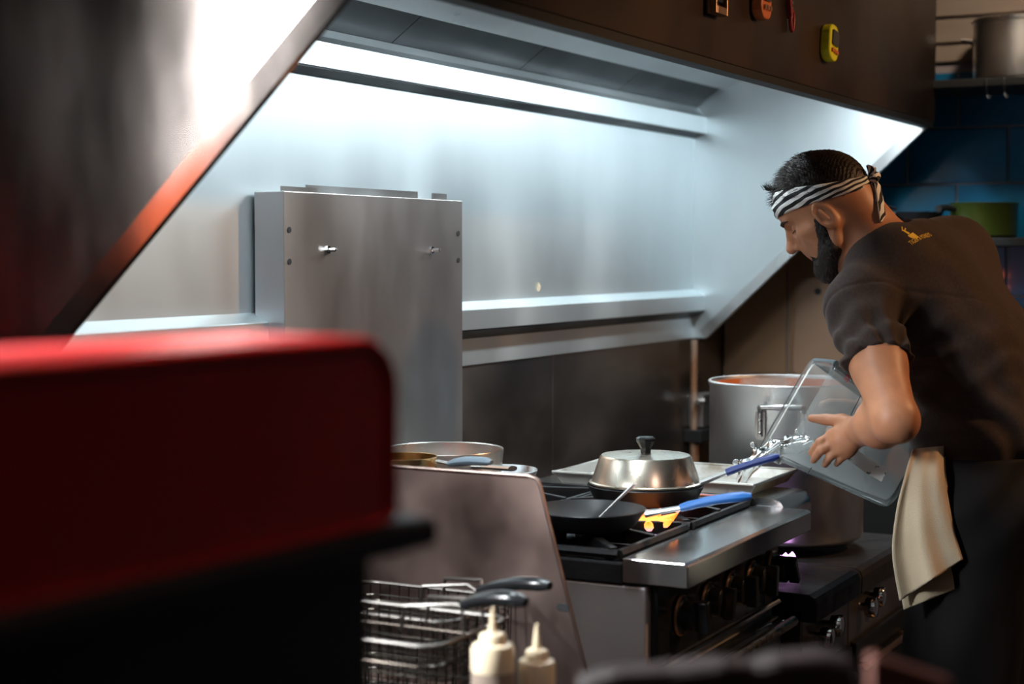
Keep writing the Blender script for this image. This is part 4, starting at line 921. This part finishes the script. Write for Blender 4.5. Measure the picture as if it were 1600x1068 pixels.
# headband: ring with folds, uv for its stripes
def band_r(ca, sa, u):                   # how far out head and hair reach in this direction
    best = 5.
    for (c, r) in (((-.2, 0, 1.8), (9.9, 7.6, 8.9)), ((5.0, 0, 3.2), (5.3, 6.6, 4.8)), ((3.6, 0, -4.6), (6.2, 6.3, 7.2)), ((-.1, 0, 2.0), (10.05, 7.75, 9.3)), ((.8, 0, 4.2), (7.8, 6.2, 7.7)), ((5.6, 0, 5.7), (3.5, 5.2, 3.8))):
        ox, oy, oz = (-.2 - c[0]) / r[0], (0 - c[1]) / r[1], (u - c[2]) / r[2]; dx, dy = ca / r[0], sa / r[1]
        A_, B_, C_ = dx * dx + dy * dy, 2 * (ox * dx + oy * dy), ox * ox + oy * oy + oz * oz - 1; D_ = B_ * B_ - 4 * A_ * C_
        if D_ > 0: best = max(best, (-B_ + math.sqrt(D_)) / (2 * A_))
    return best
n1, n2 = 120, 11; V = []; UVc = []
for i_ in range(n1):
    a = 2 * math.pi * i_ / n1; ca, sa = math.cos(a), math.sin(a); hc, wd = BANDH(ca), 3.75 + 1.35 * ca
    for j in range(n2):
        t_ = -1 + 2 * j / (n2 - 1); u = hc + t_ * wd / 2; rr0 = band_r(ca, sa, u)
        bulge = .42 + .18 * math.cos(t_ * 9 + a * 3) * (1 - t_ * t_) + .12 * math.sin(a * 7 + t_ * 4) - .22 * (abs(t_) ** 6)
        V.append(hp(-.2 + (rr0 + bulge) * ca, (rr0 + bulge) * sa, u)); UVc.append((i_ / n1 * 4, t_ * .25))
F = []
for i_ in range(n1):
    for j in range(n2 - 1): F.append((i_ * n2 + j, ((i_ + 1) % n1) * n2 + j, ((i_ + 1) % n1) * n2 + j + 1, i_ * n2 + j + 1))
hb = np_mesh('headband', np.array(V), np.array(F)); hb.materials.append(M['zebra']); uvl = hb.uv_layers.new(name='UVMap')
for lp_ in hb.loops: uvl.data[lp_.index].uv = UVc[lp_.vertex_index]
hbo = bpy.data.objects.new('headband', hb); COL.objects.link(hbo); hbo.parent = person; so = hbo.modifiers.new('s', 'SOLIDIFY'); so.thickness = .002; so.offset = -1
hbo['label'] = 'black and white zebra striped headband'
def uv_tube(name, pts, rad, flat, m, parent, su=1.0):
    o = MB().tube(pts, rad, 12, flat=flat).build(name, m, parent, True); me = o.data; ul = me.uv_layers.new(name='UVMap')
    for lp_ in me.loops: vi = lp_.vertex_index; ul.data[lp_.index].uv = ((vi // 12) / len(pts) * su, (vi % 12) / 12 * .5)
    return o
uv_tube('knot', [hp(-10.0, -1.9, -.2), hp(-10.9, -1.3, .3), hp(-11.3, 0, -.3), hp(-10.9, 1.3, -.8), hp(-10.0, 1.8, -.6)], [.004, .010, .0125, .010, .004], .9, 'zebra', hbo, 1.2)
uv_tube('knot_ear', [hp(-10.9, .5, -.2), hp(-11.6, 1.3, 1.2), hp(-11.2, 1.9, 2.4)], [.006, .010, .003], .5, 'zebra', hbo, 1.0)
T0 = hp(-10.9, .6, -.7)
for dx, dr in ((0, 0), (.012, -.02)):
    e_ = pt(1376 - dx * 600, 346, 3.425 + dx); mid = (T0 + e_) / 2 + rt_ * .006
    uv_tube('knot_tail', [T0, T0 * .7 + mid * .3 + rt_ * .004, mid, mid * .4 + e_ * .6 + rt_ * .003, e_], [.006, .010, .012, .012, .004], .3, 'zebra', hbo, 1.3)

# print on the back of the shirt
def bvh_of(o): return BVHTree.FromPolygons([v.co[:] for v in o.data.vertices], [p.vertices[:] for p in o.data.polygons])
bv = bvh_of(sh)
def hit(u, v):
    o_ = Vector((0, 0, EYE)); d_ = (at(u, v, 1) - o_).normalized(); return bv.ray_cast(o_, d_)
def on_shirt(c, ax, ay, n, x, y, lift=.0012):
    p = c + ax * x + ay * y + n * .06; r = bv.ray_cast(p, -n, .16); return (r[0] + n * lift) if r[0] is not None else p - n * .06
pA, nA, _, _ = hit(1421, 381)
if nA is not None and nA.dot(_VH) > 0: nA = -nA
pB, _, _, _ = hit(1453, 366)
if pA is not None and pB is not None:
    ax = (pB - pA).normalized(); ay = nA.cross(ax).normalized(); nA = ax.cross(ay)
    wid = (pB - pA).length
    cu = bpy.data.curves.new('shirt_text', 'FONT'); cu.body = 'TIGER & MONKEYS'; cu.size = 1; tob = bpy.data.objects.new('tmp', cu); COL.objects.link(tob)
    dg = bpy.context.evaluated_depsgraph_get(); me = bpy.data.meshes.new_from_object(tob.evaluated_get(dg)); bpy.data.objects.remove(tob)
    xs = [v.co.x for v in me.vertices]; sx = wid / (max(xs) - min(xs))
    for v in me.vertices: v.co = on_shirt(pA, ax, ay, nA, (v.co.x - min(xs)) * sx, (v.co.y - .35) * sx * 1.5)
    me.materials.append(M['print_yellow']); o = bpy.data.objects.new('shirt_lettering', me); COL.objects.link(o); o.parent = person
    cI, nI, _, _ = hit(1428, 369)
    if cI is not None:
        px = .00135
        def flat_print(name, poly):
            c_ = [sum(p[0] for p in poly) / len(poly), sum(p[1] for p in poly) / len(poly)]
            V = [on_shirt(cI, _RT, Vector((0, 0, 1)), (-_VH), (x) * px, -(y) * px, .0014) for x, y in poly]
            MB().add(V, [tuple(range(len(V)))]).build(name, 'print_yellow', person)
        flat_print('print_bowl', [(-10, -1), (0, -6), (8, 1), (4, 3.5), (-2, 3.2), (-7, 1.5)])
        flat_print('print_stem', [(-16, -9), (-13, -10), (-5, -5), (-8, -2.5), (-11, -5)])
        flat_print('print_stick', [(-16.5, -8), (-14.5, -15), (-12.8, -14.5), (-14.5, -8.5)])
        flat_print('print_stick', [(-13, -8.8), (-10, -13), (-8.5, -12.2), (-11, -8.2)])

# ================================================================== clear tub, water, towel
tb_n = 3.435
Bp, Ap = at(1217, 720, tb_n), at(1306, 565, tb_n); e1 = (Ap - Bp).normalized(); e3 = (_VH - e1 * _VH.dot(e1)).normalized(); e2 = e1.cross(e3).normalized()
if e2.dot(_RT) < 0: e2 = -e2
W1, W2, W3 = (Ap - Bp).length, .262, .265
mt = Matrix(((e1.x, e2.x, e3.x, Bp.x), (e1.y, e2.y, e3.y, Bp.y), (e1.z, e2.z, e3.z, Bp.z), (0, 0, 0, 1)))
tub = thing('clear_tub', mt @ Vector((W1 / 2, W2, W3 / 2)), 'clear plastic measuring tub tilted in the hands of the cook', 'tub')
def trr(z, ins, rad=.030):
    return [(x, z, y) for x, y in rrect(ins, W1 - ins, ins, W3 - ins, rad)]
tp = lambda z: .026 * z / W2
rings = [trr(0, 0), trr(.004, -.006, .034), trr(.010, -.006, .034), trr(.012, .001)] + [trr(z, .001 + tp(z)) for z in (.06, .12, .18, W2 - .02)] + [trr(W2 - .006, .004 + tp(W2)), trr(W2, .014 + tp(W2), .02)]
inner = [trr(W2 - .004, .016 + tp(W2), .02), trr(W2 - .010, .0075 + tp(W2))] + [trr(z, .0045 + tp(z)) for z in (W2 - .02, .18, .12, .06, .0)]
V, F = loft(rings); n = len(rings[0]); F.append(tuple(range((len(rings) - 1) * n, len(rings) * n)))
b0 = len(V); V2, F2 = loft(inner); V = V + V2; F += [tuple(q + b0 for q in f) for f in F2]; F.append(tuple(b0 + q for q in range(n)))
for k in range(n): k2 = (k + 1) % n; F.append((k, k2, b0 + (len(inner) - 1) * n + k2, b0 + (len(inner) - 1) * n + k))
MB().add(V, F, mt).build('shell', 'clear', tub, True)
def onface(u, v, lift=-.0012):          # on the near wall of the tub
    o_ = Vector((0, 0, EYE)); d_ = at(u, v, 1) - o_; nrm = (mt.to_3x3() @ Vector((0, -.1, -1))).normalized(); p0 = mt @ Vector((0, .12, .001 + tp(.12)))
    nrm = e3 - e2 * (.026 / W2); t_ = (p0 - o_).dot(nrm) / d_.dot(nrm); return o_ + d_ * t_ + nrm.normalized() * lift
lab = [onface(1322, 716), onface(1338, 703), onface(1362, 716), onface(1388, 733), onface(1377, 752), onface(1352, 738)]
MB().add(lab + [p + e3.normalized() * .0008 for p in lab], [(0, 1, 2, 3, 4, 5), (11, 10, 9, 8, 7, 6)] + [(k, (k + 1) % 6, 6 + (k + 1) % 6, 6 + k) for k in range(6)]).build('torn_label', 'paper', tub)
cu = bpy.data.curves.new('mark', 'FONT'); cu.body = '20L'; cu.size = 1; tob = bpy.data.objects.new('tmp', cu); COL.objects.link(tob)
dg = bpy.context.evaluated_depsgraph_get(); me = bpy.data.meshes.new_from_object(tob.evaluated_get(dg)); bpy.data.objects.remove(tob)
q0 = onface(1323, 598); qx = (onface(1331, 585) - q0); qy = (onface(1317, 592.5) - q0)
for v in me.vertices: v.co = q0 + qx * (v.co.x / 1.75) + qy * (v.co.y / .72)
me.materials.append(M['print_red']); o = bpy.data.objects.new('volume_mark', me); COL.objects.link(o); o.parent = tub; o.matrix_parent_inverse = Matrix.Translation(-ORI[tub.name])
for a_, b_ in (((1345, 617), (1329, 648)), ((1268, 730), (1259, 743))):
    MB().tube([onface(*a_), onface(*b_)], .0009, 6).build('moulded_line', 'black', tub)
# water in the tub and pouring out
wz = lambda x1, x2: (mt @ Vector((x1, x2, 0))).z
lvl = Bp.z + .030
def x1_at(x2): return (lvl - Bp.z - e2.z * x2) / e1.z
i_ = .0056
poly = [(i_ , .0), (x1_at(.0), .0), (x1_at(.12), .12), (min(x1_at(W2 - .012), W1 - .04), W2 - .012), (i_ + tp(W2) , W2 - .012), (i_ + tp(.12), .12)]
wt = thing('water', mt @ Vector((.01, .01, W3 / 2)), 'clear water swilling in the tub and pouring off its lip', 'water'); wt['kind'] = 'stuff'
MB().prism(poly, .034, W3 - .034, lambda p, t: (p[0], p[1], t), mt).build('body', 'water', wt)
cen = mt @ Vector((.010, -.002, W3 * .42))
wp = []
path = [at(1262, 690, 3.52), at(1238, 694, 3.54), at(1212, 700, 3.56), at(1188, 712, 3.575), at(1168, 730, 3.585), at(1158, 752, 3.59)]
for k in range(len(path) - 1):
    for off_, r_ in ((-.055, .009), (-.02, .013), (.02, .012), (.055, .009)):
        a_ = NP(path[k]) + vh_ * off_ * (1 - .10 * k); b_ = NP(path[k + 1]) + vh_ * off_ * (1 - .10 * (k + 1)); wp.append(cap(a_, b_, r_ * (1 - .05 * k), r_ * (1 - .05 * k), .012))
for k in range(9):
    p = path[rr.randint(1, 4)] + Vector((rr.gauss(0, .02), rr.gauss(0, .02), rr.gauss(.012, .018))); wp.append(ell(NP(p), [rr.uniform(.003, .007)] * 3, k=.003))
def wpost(P, d): return d + .003 * np.sin(P[..., 0] * 90 + P[..., 2] * 60) * np.sin(P[..., 1] * 100 - P[..., 2] * 80) + .0012 * np.sin(P[..., 0] * 240 + P[..., 2] * 190 + P[..., 1] * 150)
o = sdf_obj('pouring_stream', wp, .0022, 'water', None, wpost, relax=1); o.parent = wt; o.matrix_parent_inverse = Matrix.Translation(-ORI[wt.name])

# towel tucked in at the waist
def towel_layer(name, Lp, Rp, dn, amp, ph, parent, thick=.004):
    nu, nv = 26, 40; V = []; F = []
    def cr(P, t):
        n = len(P) - 1; k = min(int(t * n), n - 1); f_ = t * n - k; g_ = lambda q: P[max(0, min(n, q))]
        a, b, c, d = g_(k - 1), g_(k), g_(k + 1), g_(k + 2)
        return tuple(.5 * (2 * b[m] + (c[m] - a[m]) * f_ + (2 * a[m] - 5 * b[m] + 4 * c[m] - d[m]) * f_ ** 2 + (3 * b[m] - a[m] - 3 * c[m] + d[m]) * f_ ** 3) for m in range(3))
    for j in range(nv + 1):
        t_ = j / nv; l_, r_ = cr(Lp, t_), cr(Rp, t_)
        for i2 in range(nu + 1):
            s = i2 / nu; w_ = .35 + .65 * t_
            dd = amp * w_ * math.sin(s * 6.5 + ph + .8 * t_) + amp * .5 * w_ * math.sin(s * 13 - 2 * t_ + ph)
            V.append(at(l_[0] + (r_[0] - l_[0]) * s, l_[1] + (r_[1] - l_[1]) * s, l_[2] + (r_[2] - l_[2]) * s + dn + dd))
    for j in range(nv):
        for i2 in range(nu): F.append((j * (nu + 1) + i2, j * (nu + 1) + i2 + 1, (j + 1) * (nu + 1) + i2 + 1, (j + 1) * (nu + 1) + i2))
    o = MB().add(V, F).build(name, 'towel', parent, True); s_ = o.modifiers.new('s', 'SOLIDIFY'); s_.thickness = thick; s_.offset = 0; return o
tw = thing('kitchen_towel', at(1450, 780, 3.26), 'beige terry towel tucked in at the waist of the cook', 'towel')
towel_layer('front_layer', [(1426, 702, 3.315), (1414, 745, 3.275), (1401, 800, 3.262), (1395, 865, 3.26), (1406, 938, 3.262)], [(1474, 697, 3.32), (1474, 735, 3.27), (1481, 780, 3.255), (1491, 830, 3.25), (1504, 873, 3.25)], 0, .015, .4, tw)
towel_layer('rear_layer', [(1432, 702, 3.325), (1422, 760, 3.296), (1410, 830, 3.287), (1406, 900, 3.283), (1412, 952, 3.285)], [(1477, 698, 3.33), (1478, 740, 3.29), (1485, 790, 3.28), (1494, 850, 3.278), (1501, 916, 3.278)], .004, .004, 1.5, tw)
